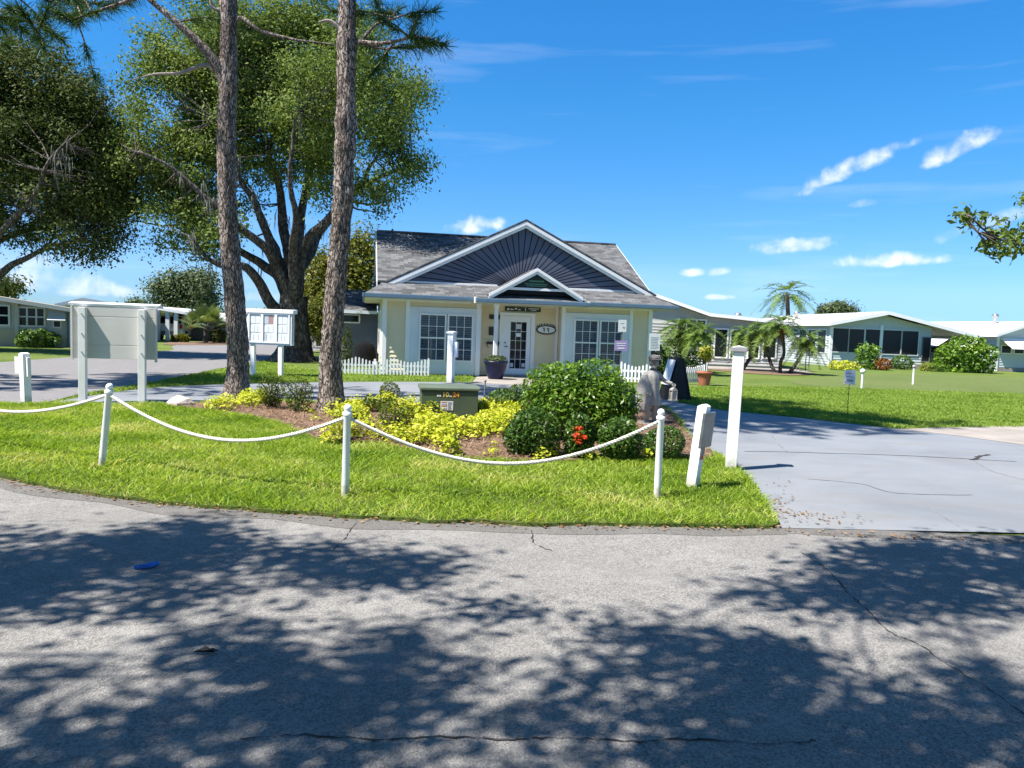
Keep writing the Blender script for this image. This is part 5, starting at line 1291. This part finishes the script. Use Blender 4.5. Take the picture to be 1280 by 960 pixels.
# grey house right behind the cottage
o = G(816, 455); o = (o[0] - 2.0, o[1] - .1); yw = R(-4); pf = Plane(o, yw)
A, B_, C_, E_ = pf(790, 360), pf(818, 369), pf(886, 393), pf(990, 403)
hg = gable_house('grey_house', 'grey sided house with long sloping white roof edge behind the cottage', o, yw, [(A[0] - 3.5, A[1] + .35), (B_[0], B_[1] + .06), (C_[0], C_[1] + .05), (E_[0], E_[1])], A[0] - 2, pf(978, 420)[0], 12, 'greysid', 'whiteroof', over=.35, t=.16)
for u0, u1, v0, v1, c in ((846, 882, 398, 430, 3), (893, 909, 410, 448, 1), (913, 929, 411, 449, 1), (935, 949, 412, 449, 1), (954, 970, 412, 449, 1)):
    a, b = pf(u0, v0), pf(u1, v1); hwin(hg, a[0], b[0], b[1], a[1], .0, c, 1, 'dglass', 'white_clean', .07)
vent(hg, pf(949, 393)[0], 5, pf(949, 400)[1] + .1)
structure(sheet('patio', [pf.o and (lambda x, y: (o[0] + x * math.cos(yw) - y * math.sin(yw), o[1] + x * math.sin(yw) + y * math.cos(yw)))(x, y) for x, y in ((2.6, -3.3), (9.2, -3.3), (9.2, -.1), (2.6, -.1))], .02, 'concrete'))
# houses on the left
o = G(22, 433); yw = R(26); pf = Plane(o, yw)
A, C_ = pf(0, 371), pf(96, 386.5); sl = (A[1] - C_[1]) / (A[0] - C_[0]); ax_ = -7.0
hl = gable_house('beige_house', 'beige bungalow with wide white roof edge at the left edge', o, yw, [(ax_ - 7, C_[1] - .2), (ax_, A[1] + sl * (ax_ - A[0])), (C_[0], C_[1])], -12, pf(84, 400)[0], 9, 'housebeige', 'beigeroof', t=.17, over=.5)
a, b = pf(18.5, 378), pf(22, 433); MB().box(a[0], b[0] + .05, -.10, .03, 0, a[1]).build('column', 'housebeige', hl)
MB().box(-6, a[0], -.06, .028, 0, pf(10, 411)[1]).build('lower_boards', 'tan', hl)
for i in range(7): pass
a, b = pf(-14, 380), pf(13, 408); hwin(hl, a[0], b[0], b[1], a[1], .0, 1, 2, 'dglass', 'white_clean', .08)
a, b = pf(22, 383), pf(57, 409); hwin(hl, a[0], b[0], b[1], a[1], .0, 3, 2, 'dglass', 'white_clean', .07)
a, b = pf(66, 400), pf(77, 410); hwin(hl, a[0], b[0], b[1], a[1], .0, 1, 1, 'dglass', 'white_clean', .05)
a, b = pf(61, 390), pf(82, 401); aw = MB(); slab(aw, [(a[0], -.02, a[1] + .05), (b[0], -.02, a[1] + .05), (b[0] + .03, -.55, b[1] + .03), (a[0] - .03, -.55, b[1] + .03)], .03); aw.build('awning', 'awning', hl)
a, b = pf(84, 386), pf(87, 431); MB().box(a[0], b[0], -.12, .02, 0, a[1]).build('post', 'gutter', hl)
o = (*D(88, 430, 46).xy,); yw = R(26); pf = Plane(o, yw); A, B_, C_ = pf(70, 380), pf(104, 372.5), pf(196, 389)
hb = gable_house('white_bungalow', 'white low bungalow whose roof peaks behind the grey sign board', o, yw, [(A[0], A[1]), (B_[0], B_[1]), (C_[0], C_[1])], A[0] + .3, C_[0] - .4, 7, 'housewhite', 'whiteroof', t=.2)
a, b = pf(92, 380), pf(145, 384); MB().prism([(a[0], a[1] - .32), (b[0], b[1] - .3), (B_[0] + .2, B_[1] - .36)], 1, -.06, -.03).build('gable_panel', 'grey', hb)
# carport
o = G(214, 424.5); yw = R(8); pf = Plane(o, yw); A, B_, C_ = pf(184, 390), pf(204, 383.5), pf(262, 397)
hc = gable_house('carport_house', 'low house with dark open carport and white posts across the street', o, yw, [(A[0], A[1]), (B_[0], B_[1]), (C_[0] + 3, C_[1] - .25)], pf(216, 400)[0], C_[0] + 2.6, 12, 'darksid', 'whiteroof', t=.18, over=2.4)
MB().box(A[0] + .1, pf(216, 400)[0] - .03, 6, 6.1, 0, 2.0).build('back_wall', 'darksid', hc)
for u in (210, 221.5, 231.5): x = pf(u, 410)[0]; MB().box(x - .12, x + .12, -2.3, -2.08, 0, 2.1).build('post', 'white_clean', hc)
hwin(hc, C_[0] - 1.8, C_[0] - .6, .9, 1.7, .0)
# a block of low white homes closing the street
for i, (u0, u1, y, v, lb) in enumerate(((285, 345, 90, 394, 'far white flat home at the end of the street behind the first pine'), (372, 420, 75, 400, 'far pale home seen between the oak trunk and the second pine'))):
    o = (*D(u0, 420, y).xy,); pf = Plane(o, R(4)); w_ = pf(u1, 410)[0]; z = pf(u0, v)[1]
    hh = gable_house('distant_house', lb, o, R(4), [(-.5, z), (w_ / 2, z + .5), (w_ + .5, z)], 0, w_, 9, 'housewhite', 'whiteroof', t=.2, group='low homes at the end of the street')
    for k in range(2): hwin(hh, w_ * (.15 + .45 * k), w_ * (.38 + .45 * k), .9, 1.9, 0)

# ------------------------------------------------------------------ vehicles
def car(label, o, rz, paint):
    t = thing('parked_car', label, 'car', (o[0], o[1], .0), rz, 'cars parked by the houses')
    S = [(-2.2, .35), (2.15, .35), (2.28, .62), (2.2, .95), (1.15, 1.05), (.45, 1.62), (-1.6, 1.68), (-2.15, 1.1), (-2.28, .65)]
    MB().prism(S, 1, -.88, .88).build('body', paint, t, bevel=.07)
    MB().prism([(1.05, 1.08), (.42, 1.56), (-1.5, 1.6), (-1.85, 1.1)], 1, -.885, -.872).prism([(1.05, 1.08), (.42, 1.56), (-1.5, 1.6), (-1.85, 1.1)], 1, .872, .885).build('side_windows', 'dglass', t)
    MB().quad((-2.13, -.72, 1.16), (-2.13, .72, 1.16), (-1.66, .66, 1.62), (-1.66, -.66, 1.62)).build('rear_window', 'dglass', t)
    MB().quad((1.18, -.75, 1.07), (1.18, .75, 1.07), (.52, .66, 1.59), (.52, -.66, 1.59)).build('windscreen', 'dglass', t)
    for s in (-1, 1):
        MB().box(-2.30, -2.2, s * .78 - .09, s * .78 + .09, .82, 1.08).build('tail_light', 'tail', t); MB().box(2.16, 2.27, s * .68 - .14, s * .68 + .14, .72, .86).build('headlight', 'steel', t)
        for x in (-1.4, 1.4):
            mat = Matrix.Translation((x, s * .80, .34)) @ Matrix.Rotation(PI / 2, 4, 'X')
            w = MB().lathe([(.20, -.11), (.32, -.11), (.34, -.07), (.34, .07), (.32, .11), (.20, .11)], 20); w.v = [tuple(mat @ Vector(q)) for q in w.v]; wo = w.build('wheel', 'tyre', t)
            w = MB().lathe([(.20, -.115), (.20, .115)], 14); w.v = [tuple(mat @ Vector(q)) for q in w.v]; w.build('rim', 'steel', wo)
    MB().box(-2.32, -2.25, -.5, .5, .42, .62).build('bumper', 'grey', t)
    return t
p = G(198, 425.5); car('white hatchback seen from behind inside the dark carport', (p[0], p[1] + 3.2), R(97), 'car_white')
p = G(406, 433); car('dark car parked behind the oak, glimpsed beside the leaning pine trunk', (p[0] + 1.0, p[1] + 1.5), R(35), 'car_dark')

# ------------------------------------------------------------------ palms
def frond(V, o, a, up, L, droop, nl, lw, ll):
    d = np.array([math.cos(a), math.sin(a)]); prev = None
    for i in range(nl):
        s = (i + 1) / nl; r = L * (s * math.cos(up * (1 - .3 * s))); z = L * (s * math.sin(up)) - droop * L * s * s
        p = np.array([o[0] + d[0] * r, o[1] + d[1] * r, o[2] + z])
        if prev is not None:
            tg = p - prev; tg /= np.linalg.norm(tg); sd = np.cross(tg, (0, 0, 1)); sd /= np.linalg.norm(sd) + 1e-9
            w = .012 * (1.3 - s); V += [prev - sd * w, prev + sd * w, p + sd * w, p - sd * w]
            if s > .18:
                l = ll * math.sin(min(1, s * 1.15) * PI * .88 + .2) ** .6
                for sg in (-1, 1):
                    q = sd * sg * .78 + tg * .6 + np.array([0, 0, rng.normal(.05, .14)]); q /= np.linalg.norm(q); b = p; e = b + q * l * rng.uniform(.85, 1.1); e[2] -= .22 * l * rng.random()
                    nn = tg * lw / 2; V += [b - nn, b + nn, e + nn * .3, e - nn * .3]
        prev = p
def palm(label, base, path, nf, L, droop, group, r=.07, nl=24, ll=.3, lw=.03, mat='palm', ups=(-.35, 1.35), dead=False, name='palm_tree'):
    t = thing(name, label, 'palm', base, 0, group); B = Vector(base); P = [Vector(q) - B for q in path]; W_ = spline([tuple(q) for q in P], 5); m = len(W_)
    MB().tube(W_, [r * (1.25 - .35 * i / m) * (1 + .07 * (i % 2)) for i in range(m)], 10).build('trunk', 'oak_bark', t)
    top = np.array(W_[-1]); V = []
    for i in range(nf):
        a = i * 2.4 + rng.normal(0, .15); u = ups[1] - (ups[1] - ups[0]) * ((i + .5) / nf) ** .8
        frond(V, top, a, u, L * rng.uniform(.85, 1.1), droop * rng.uniform(.75, 1.25), nl, lw, ll)
    tri_mesh('crown', np.array(V), 4, mat, t)
    if dead:
        V = []
        for i in range(7): frond(V, top - (0, 0, .1), rng.uniform(0, 6.3), -.9, L * .5, .3, 12, lw, ll * .7)
        tri_mesh('dead_frond', np.array(V), 4, 'rust', t)
    return t
y = 62; b = (D(985, 455, y).x, y, 0)
palm('tall coconut-like palm rising above the white house roof', b, [b, D(984, 430, y), D(985, 400, y), D(984, 367, y)], 24, 2.6, .62, None, .17, 30, .6, .085, ups=(-.35, 1.4))
grp = 'feathery date palms on the lawn'
for ((bu, bv), path, lb, L, nf) in (((928, 463), [(936, 450), (946, 438), (932, 418)], 'date palm with trunk slanting right behind the tall gate post', 1.25, 28),
                          ((968, 465), [(962, 450), (958, 430), (957, 412)], 'middle date palm of the clump with upright thin trunk', 1.25, 28),
                          ((975, 466.5), [(976, 452), (980, 440), (977, 405)], 'date palm with thick brown boot below its crown, centre of the clump', 1.25, 28),
                          ((986, 467), [(995, 455), (1004, 440), (1009, 424)], 'date palm leaning right toward the white house wall', 1.15, 24)):
    b = (*G(bu, bv), 0); y = b[1]; palm(lb, b, [b] + [D(u, v, y + (.3 if bu < 970 else -.3)) for u, v in path], nf, L, .7, grp, .07, 30, .34, .045, ups=(-.6, 1.3), dead=True)
y = 33; b = (D(853, 450, y).x, y, 0); palm('date palm behind the green bush and short picket fence', b, [b, D(853, 435, y), D(853, 410, y)], 34, 1.35, .7, grp, .10, 30, .34, .045, ups=(-.5, 1.3), dead=True)
y = 31; b = (D(882, 450, y).x, y, 0); palm('small drooping date palm right of the green bush', b, [b, D(880, 435, y), D(878, 415, y)], 28, 1.05, .7, grp, .06, 26, .3, .045, ups=(-.5, 1.2))
def fan_palm(label, base, n, stalk, rad):
    t = thing('fan_palm', label, 'palm', base, 0); V = []; S = MB(); S.tube([(0, 0, 0), (0, 0, .35), (.03, 0, .8)], [.17, .15, .13], 9)
    for i in range(n):
        a = i * 2.4; u = 1.35 - 1.25 * (i + .5) / n; d = np.array([math.cos(a) * math.cos(u), math.sin(a) * math.cos(u), math.sin(u)]); c = np.array([0, 0, .8]) + d * stalk
        S.tube([(0, 0, .75), tuple(c)], [.02, .012], 5); sd = np.cross(d, (0, 0, 1)); sd /= np.linalg.norm(sd)
        for k in range(22):
            q = -1.9 + 3.8 * k / 21; v = d * math.cos(q) + sd * math.sin(q); v2 = v * rad * (1 - .12 * abs(q)); wv = np.cross(v, np.cross(d, sd)) * .045
            e = c + v2 - np.array([0, 0, .12 * rad * abs(math.sin(q)) + .08]); mid = c + v2 * .55; V += [c, mid + wv, e, mid - wv]
    S.build('trunk', 'oak_bark', t); tri_mesh('crown', np.array(V), 4, 'fan', t); return t
b = (*G(257, 429), 0); fan_palm('silvery fan palm in a planter across the street left of the first pine', b, 17, 1.05, 1.0)

# ------------------------------------------------------------------ far shrubs and beds
def gshrub(name, label, u0, u1, v0, v1, n, ls, mat, group='shrubs along the house walls', **k):
    b = (*G((u0 + u1) / 2, v1), 0); y = b[1] + (u1 - u0) * .4 * b[1] / FPX
    return shrub(name, label, b, [shr(u0, u1, v0, v1 + (v1 - v0) * .12, y)], n, ls, mat, group, **k)
gshrub('large_bush', 'big light green bush before the right end of the white house', 1174, 1240, 421, 466, 5200, .22, 'hedge', None)
gshrub('low_shrub', 'bright yellow-green low plant under the left porch window', 1036, 1072, 450, 463, 900, .16, 'gold')
gshrub('low_shrub', 'green leafy shrub with pale stems before the porch windows', 1068, 1102, 428, 462, 900, .22, 'hedge', shell=.4)
gshrub('low_shrub', 'rust-red shrub between two green ones at the porch wall', 1094, 1113, 446, 463, 700, .15, 'rust')
gshrub('low_shrub', 'dark green dense shrub under the right porch windows', 1112, 1142, 445, 462, 1300, .14, 'shrub')
gshrub('low_shrub', 'pale dry shrub beside the screen door', 1150, 1166, 453, 464, 400, .14, 'croton')
gshrub('low_shrub', 'small green shrub left of the big light bush', 1164, 1182, 452, 465, 500, .14, 'hedge')
gshrub('house_bush', 'bright green leafy bush behind the short picket fence', 826, 882, 421, 464, 3400, .13, 'hedge', None)
gshrub('house_bush', 'dark shaded bush at the right corner of the cottage', 806, 834, 427, 468, 1800, .12, 'shrub', None)
gshrub('low_shrub', 'dark shrub bed under the beige house window', 24, 72, 412, 435, 2200, .16, 'shrub')
gshrub('low_shrub', 'pale flowering shrub right of the beige house bed', 66, 84, 412, 434, 500, .14, 'fan')
gshrub('low_shrub', 'low shrub in front of the carport posts', 214, 236, 417, 428, 600, .2, 'tree_yellow')
gshrub('low_shrub', 'dark shrub right of the silvery fan palm', 262, 284, 408, 429, 700, .22, 'oak_dark')
gshrub('low_shrub', 'dark shrub behind the first pine trunk', 283, 300, 415, 432, 500, .2, 'oak_dark')
gshrub('low_shrub', 'dark climbing shrub against the shaded side wing', 428, 440, 408, 462, 700, .1, 'oak_dark')
structure(sheet('palm_bed', spline(GP([(880, 461), (925, 466), (975, 469), (1010, 469), (1016, 466), (985, 463), (930, 461)]), 3, True), .012, 'mulch'))
structure(sheet('planter_bed', spline(GP([(205, 431), (240, 431.5), (290, 431), (290, 428), (240, 427.5), (212, 428)]), 3, True), .02, 'mulch'))

# ------------------------------------------------------------------ pots
p = (w2(-.98, -1.75)[0], w2(-.98, -1.75)[1], .02); t = thing('planter_pot', 'glossy dark blue pot with leafy plant standing beside the cottage door', 'plant pot', p)
MB().lathe([(.22, 0), (.27, .12), (.34, .40), (.36, .50), (.385, .51), (.385, .56), (.35, .56), (.33, .50)], 28).build('pot', 'pot_blue', t, smooth=True)
MB().lathe([(.33, .485), (.33, .50)], 20).build('soil', 'mulch', t)
P, d = ell_points([(0, 0, .60, .36, .36, .14)], 800, .3); tri_mesh('plant', leaves(P[P[:, 2] > .5], .07, .5, .5, d[P[:, 2] > .5]), 4, 'tree_grey', t)
p = (*G(880, 481.5), 0); t = thing('planter_pot', 'terracotta pot with yellow-green croton at the fence end', 'plant pot', p)
MB().lathe([(.16, 0), (.20, .20), (.225, .36), (.26, .365), (.265, .45), (.24, .45), (.22, .40)], 24).build('pot', 'terracotta', t, smooth=True)
MB().tube([(0, 0, .38), (.02, 0, .75), (0, 0, .95)], [.018, .014, .01], 6).build('stem', 'twig', t)
P, d = ell_points([(0, 0, 1.08, .28, .28, .22), (.1, 0, .92, .2, .2, .16)], 260, .5); tri_mesh('plant', leaves(P, .14, .4, .3, d), 4, 'croton', t)

# ------------------------------------------------------------------ small signs
def sheet_sign(name, label, p, rz, post_h, w, h, z, mat, marks, post='darkmetal', group=None, pw=.02):
    t = thing(name, label, 'sign', (p[0], p[1], 0), rz, group); MB().box(-pw, pw, .004, .004 + pw, -.05, post_h).build('stake', post, t)
    f = MB().box(-w / 2, w / 2, -.008, .003, z, z + h).build('sign_face', mat, t, bevel=.003)
    for (nm, mt, boxes) in marks:
        m = MB()
        for (a, b, c, d) in boxes: m.box(-w / 2 + a * w, -w / 2 + b * w, -.0115, -.0085, z + c * h, z + d * h)
        m.build(nm, mt, f)
    return t
lines = lambda n, a=.12, b=.88, lo=.12, hi=.86: [(a, b - .12 * random.random(), lo + (hi - lo) * i / n, lo + (hi - lo) * i / n + .025) for i in range(n)]
p = w2(4.05, -2.2); sheet_sign('lawn_sign', 'white notice on dark post at the right corner of the cottage', p, YAW, 1.1, .36, .54, 1.06, 'label_white', [('print', 'label_grey', lines(8))], 'darkmetal', None, .03)
p = w2(3.02, -2.0); t = sheet_sign('lawn_sign', 'small white sign over a purple one before the right window', p, YAW, 1.75, .27, .38, 1.62, 'label_white', [('print', 'label_grey', [(.5, .8, .35, .45), (.3, .7, .7, .74)]), ('mark', 'orange', [(.62, .8, .28, .36)])], 'grey', None, .025)
f = MB().box(-.22, .20, -.008, .003, 1.02, 1.34).build('lower_face', 'purple', t, bevel=.003); MB().box(-.17, .15, -.0115, -.0085, 1.24, 1.27).box(-.15, .12, -.0115, -.0085, 1.17, 1.20).box(-.13, .10, -.0115, -.0085, 1.08, 1.12).build('print', 'label_white', f)
p = G(1059, 519); sheet_sign('yard_sign', 'small white picture sign on a thin stake near the drive edge of the lawn', p, R(-22), .78, .225, .31, .66, 'label_white', [('picture', 'label_grey', [(.25, .8, .2, .36), (.15, .5, .52, .58), (.55, .85, .50, .55)]), ('print', 'label_red', [(.12, .2, .1, .2), (.2, .7, .76, .80)])], 'darkmetal', None, .007)
def ball_stake(label, p, col, hgt, r):
    t = thing('lawn_marker', label, 'marker', (p[0], p[1], 0), 0, 'stakes around the putting green'); MB().lathe([(.035, 0), (.035, hgt)], 8).build('stake', 'white', t)
    m = MB().lathe([(.0 + r * math.cos(R(a)), hgt + r + r * math.sin(R(a))) for a in range(-90, 91, 20)], 14); m.build('marker_head', col, t, smooth=True)
ball_stake('white stake with pale blue round head beyond the picture sign', G(1077, 485.5), 'trim', .50, .085); ball_stake('white stake with grey round head at the far right of the putting green', G(1141, 480.5), 'capgrey', .62, .07)
# black sandwich board
p = G(843, 499); t = thing('sandwich_board', 'tall black folding sandwich board with a white sheet standing behind the statue', 'sign board', (p[0], p[1], .012), R(8))
for s in (1, -1):
    m = MB().prism([(s * .30, 0), (s * .26, 0), (s * .03, 1.02), (s * .07, 1.02)], 1, -.36, .36); m.build('panel', 'black', t)
MB().prism([(-.272, .0), (.272, .0), (.04, 1.0), (-.04, 1.0)], 1, -.34, -.335).build('side_cloth', 'black', t)
m = MB(); m.quad((-.2405, -.28, .35), (-.0955, -.28, .97), (-.0955, .28, .97), (-.2405, .28, .35)); m.v = [(q[0] - .022, q[1], q[2]) for q in m.v]; m.build('white_sheet', 'papers', t)
MB().tube([(0, -.06, 1.0), (0, -.05, 1.06), (0, .05, 1.06), (0, .06, 1.0)], .012, 6).build('handle', 'black', t)

# ------------------------------------------------------------------ statue
def skin_obj(name, joints, edges, mat, parent, sub=2):
    me = bpy.data.meshes.new(name); me.from_pydata([j[0] for j in joints], edges, []); o = bpy.data.objects.new(name, me); COL.objects.link(o); o.parent = parent
    sk = o.modifiers.new('skin', 'SKIN'); sv = me.skin_vertices[0].data
    for i, j in enumerate(joints): r = j[1]; sv[i].radius = r if isinstance(r, tuple) else (r, r)
    sv[0].use_root = True; s = o.modifiers.new('sub', 'SUBSURF'); s.levels = sub; s.render_levels = sub; sk.use_smooth_shade = True; me.materials.append(MT[mat]); return o
p = G(812, 533); st = thing('statue', 'weathered stone statue of a boy in flat cap and long coat holding a lantern', 'statue', (p[0], p[1], .04), R(20))
k = 1.0
J = [((0, 0, .58), (.105, .09)), ((0, 0, .72), (.105, .085)), ((.0, -.01, .86), (.125, .085)), ((.005, -.015, .93), (.05, .05)), ((.01, -.03, .985), (.045, .048)), ((.012, -.035, 1.06), (.073, .082)), ((.012, -.03, 1.12), (.066, .072)),
     ((-.11, 0, .87), .052), ((-.16, -.03, .72), .042), ((-.15, -.12, .60), .034), ((-.145, -.16, .57), .03),
     ((.12, -.01, .87), .052), ((.20, -.06, .76), .042), ((.30, -.13, .72), .033), ((.33, -.15, .715), .028),
     ((-.055, 0, .45), .068), ((-.065, -.02, .26), .05), ((-.06, .02, .05), .038), ((-.065, -.07, .03), .034),
     ((.06, 0, .45), .068), ((.075, -.03, .26), .05), ((.08, .0, .05), .038), ((.09, -.09, .03), .034)]
E_ = [(0, 1), (1, 2), (2, 3), (3, 4), (4, 5), (5, 6), (2, 7), (7, 8), (8, 9), (9, 10), (2, 11), (11, 12), (12, 13), (13, 14), (0, 15), (15, 16), (16, 17), (17, 18), (0, 19), (19, 20), (20, 21), (21, 22)]
body = skin_obj('body', J, E_, 'stone', st)
for s, hx, hy, hz in ((-1, -.145, -.165, .565), (1, .335, -.155, .712)):      # five stubby fingers closing on the handle
    for i in range(4):
        y0 = hy + .018 - i * .014; m = MB().tube([(hx, y0, hz), (hx + .022, y0 - .012, hz - .012), (hx + .016, y0 - .016, hz - .034), (hx - .002, y0 - .012, hz - .040)], [.009, .0085, .008, .006], 6); m.build('finger', 'stone', st, smooth=True)
    MB().tube([(hx - .01, hy + .01, hz), (hx - .022, hy - .005, hz - .015), (hx - .01, hy - .015, hz - .03)], [.010, .009, .007], 6).build('thumb', 'stone', st, smooth=True)
def fold_lathe(prof, k, c, amp, fr, sx=1, sy=1):
    m = MB().lathe(prof, k, (0, 0, 0)); out = []
    for q in m.v:
        a = math.atan2(q[1], q[0]); r = math.hypot(q[0], q[1]); f = 1 + amp * math.sin(a * fr + q[2] * 5) * min(1, max(0, (prof[-1][1] - q[2]) * 3)); out.append((q[0] * f * sx + c[0], q[1] * f * sy + c[1], q[2] + c[2]))
    m.v = out; return m
fold_lathe([(.185, .33), (.19, .34), (.165, .45), (.14, .58), (.135, .68), (.14, .78), (.125, .87), (.07, .925)], 48, (0, -.005, 0), .10, 9, 1, .82).build('coat', 'stone', st, smooth=True)
fold_lathe([(.10, .25), (.13, .30), (.15, .45), (.14, .62), (.10, .76), (.05, .86)], 36, (-.17, -.04, 0), .09, 7, .85, .9).build('shoulder_bag', 'stone', st, smooth=True)
MB().lathe([(.088, 1.10), (.098, 1.125), (.104, 1.15), (.088, 1.185), (.04, 1.20)], 24, (.012, -.03, 0)).prism([(-.075, 1.115), (.10, 1.115), (.10, 1.128), (-.075, 1.135)], 1, -.15, -.06).build('flat_cap', 'stone_dark', st, smooth=False, bevel=.01)
f = MB()      # nose, brow, lips, ears, hair
f.prism([(-.012, 1.035), (.036, 1.035), (.020, 1.075), (.006, 1.075)], 1, -.133, -.108)
f.tube([(-.028, -.112, 1.083), (.012, -.121, 1.088), (.052, -.112, 1.083)], [.008, .011, .008], 6).tube([(-.010, -.112, 1.010), (.012, -.118, 1.013), (.034, -.112, 1.010)], [.005, .008, .005], 6)
for s in (-1, 1): f.lathe([(.008, -.018), (.016, 0), (.008, .02)], 8, (.012 + s * .078, -.03, 1.06)).lathe([(.004, -.007), (.009, 0), (.004, .007)], 8, (.012 + s * .026, -.108, 1.068))
f.build('face', 'stone', st, smooth=True)
MB().lathe([(.058, 1.0), (.082, 1.04), (.086, 1.10)], 16, (.012, -.012, 0)).build('hair', 'stone_dark', st, smooth=True)
ln = MB().box(.275, .395, -.225, -.105, .42, .445).box(.285, .385, -.215, -.115, .595, .61)
for x in (.285, .375):
    for yq in (-.215, -.125): ln.box(x, x + .012, yq, yq + .012, .445, .595)
ln.prism([(.28, .61), (.39, .61), (.345, .655), (.325, .655)], 1, -.21, -.12).tube([(.335, -.165, .655), (.30, -.165, .68), (.335, -.165, .70), (.37, -.165, .68), (.335, -.165, .655)], .006, 6)
ln.box(.30, .37, -.20, -.13, .445, .59); ln.build('lantern', 'stone', st)
MB().lathe([(.21, -.1), (.22, 0), (.20, .035)], 22).build('plinth', 'stone_dark', st)

# ------------------------------------------------------------------ patio pieces by the grey house
def chair(label, p, rz, mat, back):
    t = thing('patio_chair', label, 'chair', (p[0], p[1], .02), rz, 'patio chairs by the grey house')
    for x in (-.26, .26):
        for y in (-.24, .24): MB().box(x - .025, x + .025, y - .025, y + .025, 0, .40 if y < 0 else .62).build('leg', mat, t)
        MB().box(x - .045, x + .045, -.30, .30, .60, .63).build('armrest', mat, t)
    for i in range(6): MB().box(-.28, .28, -.27 + i * .095, -.20 + i * .095, .40, .425).build('seat', mat, t)
    for i in range(5): MB().beam((-.2 + i * .1, .26, .40), (-.24 + i * .12, .26 + back * .4, .95 + .10 * (1 - abs(i - 2) / 2)), .085, .02, (0, 1, 0)).build('backrest', mat, t)
    return t
for u, v, rz, mt, lb in ((938, 459, 20, 'chairtan', 'tan slatted garden chair left of the date palm clump'), (962, 459, -10, 'chairtan', 'tan fan-back garden chair behind the middle date palm'), (909, 458, 30, 'white', 'white garden chair left of the gate post on the patio'), (950, 457, -25, 'white', 'white garden chair between two tan ones on the patio')):
    p = G(u, v); chair(lb, p, R(rz), mt, .35)
p = G(1003, 464); t = thing('garden_lantern', 'grey metal garden lantern with pointed roof beside the white house', 'lantern', (p[0], p[1], 0))
for x in (-.22, .22):
    for y in (-.22, .22): MB().box(x - .02, x + .02, y - .02, y + .02, 0, .75).build('leg', 'grey', t)
MB().box(-.25, .25, -.25, .25, .30, .34).build('tray', 'grey', t); MB().lathe([(.38, .75), (.36, .79), (.16, 1.12), (.12, 1.22), (.03, 1.25)], 4).build('roof', 'grey', t)
# covered barbecue by the side wing
p = w2(-5.0, 3.6); t = thing('grill', 'black covered barbecue standing in the shade by the side wing', 'barbecue', (p[0], p[1], 0), YAW)
fold_lathe([(.36, .06), (.34, .12), (.31, .5), (.29, .72), (.24, .84), (.12, .92), (.02, .94)], 40, (0, 0, 0), .06, 9, 1.25, .8).build('cover', 'black_cloth', t, smooth=True)
for x in (-.25, .25): MB().lathe([(.025, 0), (.025, .12)], 8, (x, 0, 0)).build('leg', 'darkmetal', t)
# mailbox by the oak
p = G(370, 441); t = thing('mailbox', 'small grey mailbox on a thin post beside the oak trunk', 'mailbox', (p[0], p[1], 0), R(15)); MB().box(-.05, .05, -.05, .05, 0, 1.0).build('post', 'twig', t)
MB().prism([(-.11, 1.0), (.11, 1.0), (.11, 1.14), (.06, 1.22), (-.06, 1.22), (-.11, 1.14)], 1, -.25, .25).build('box', 'capgrey', t)
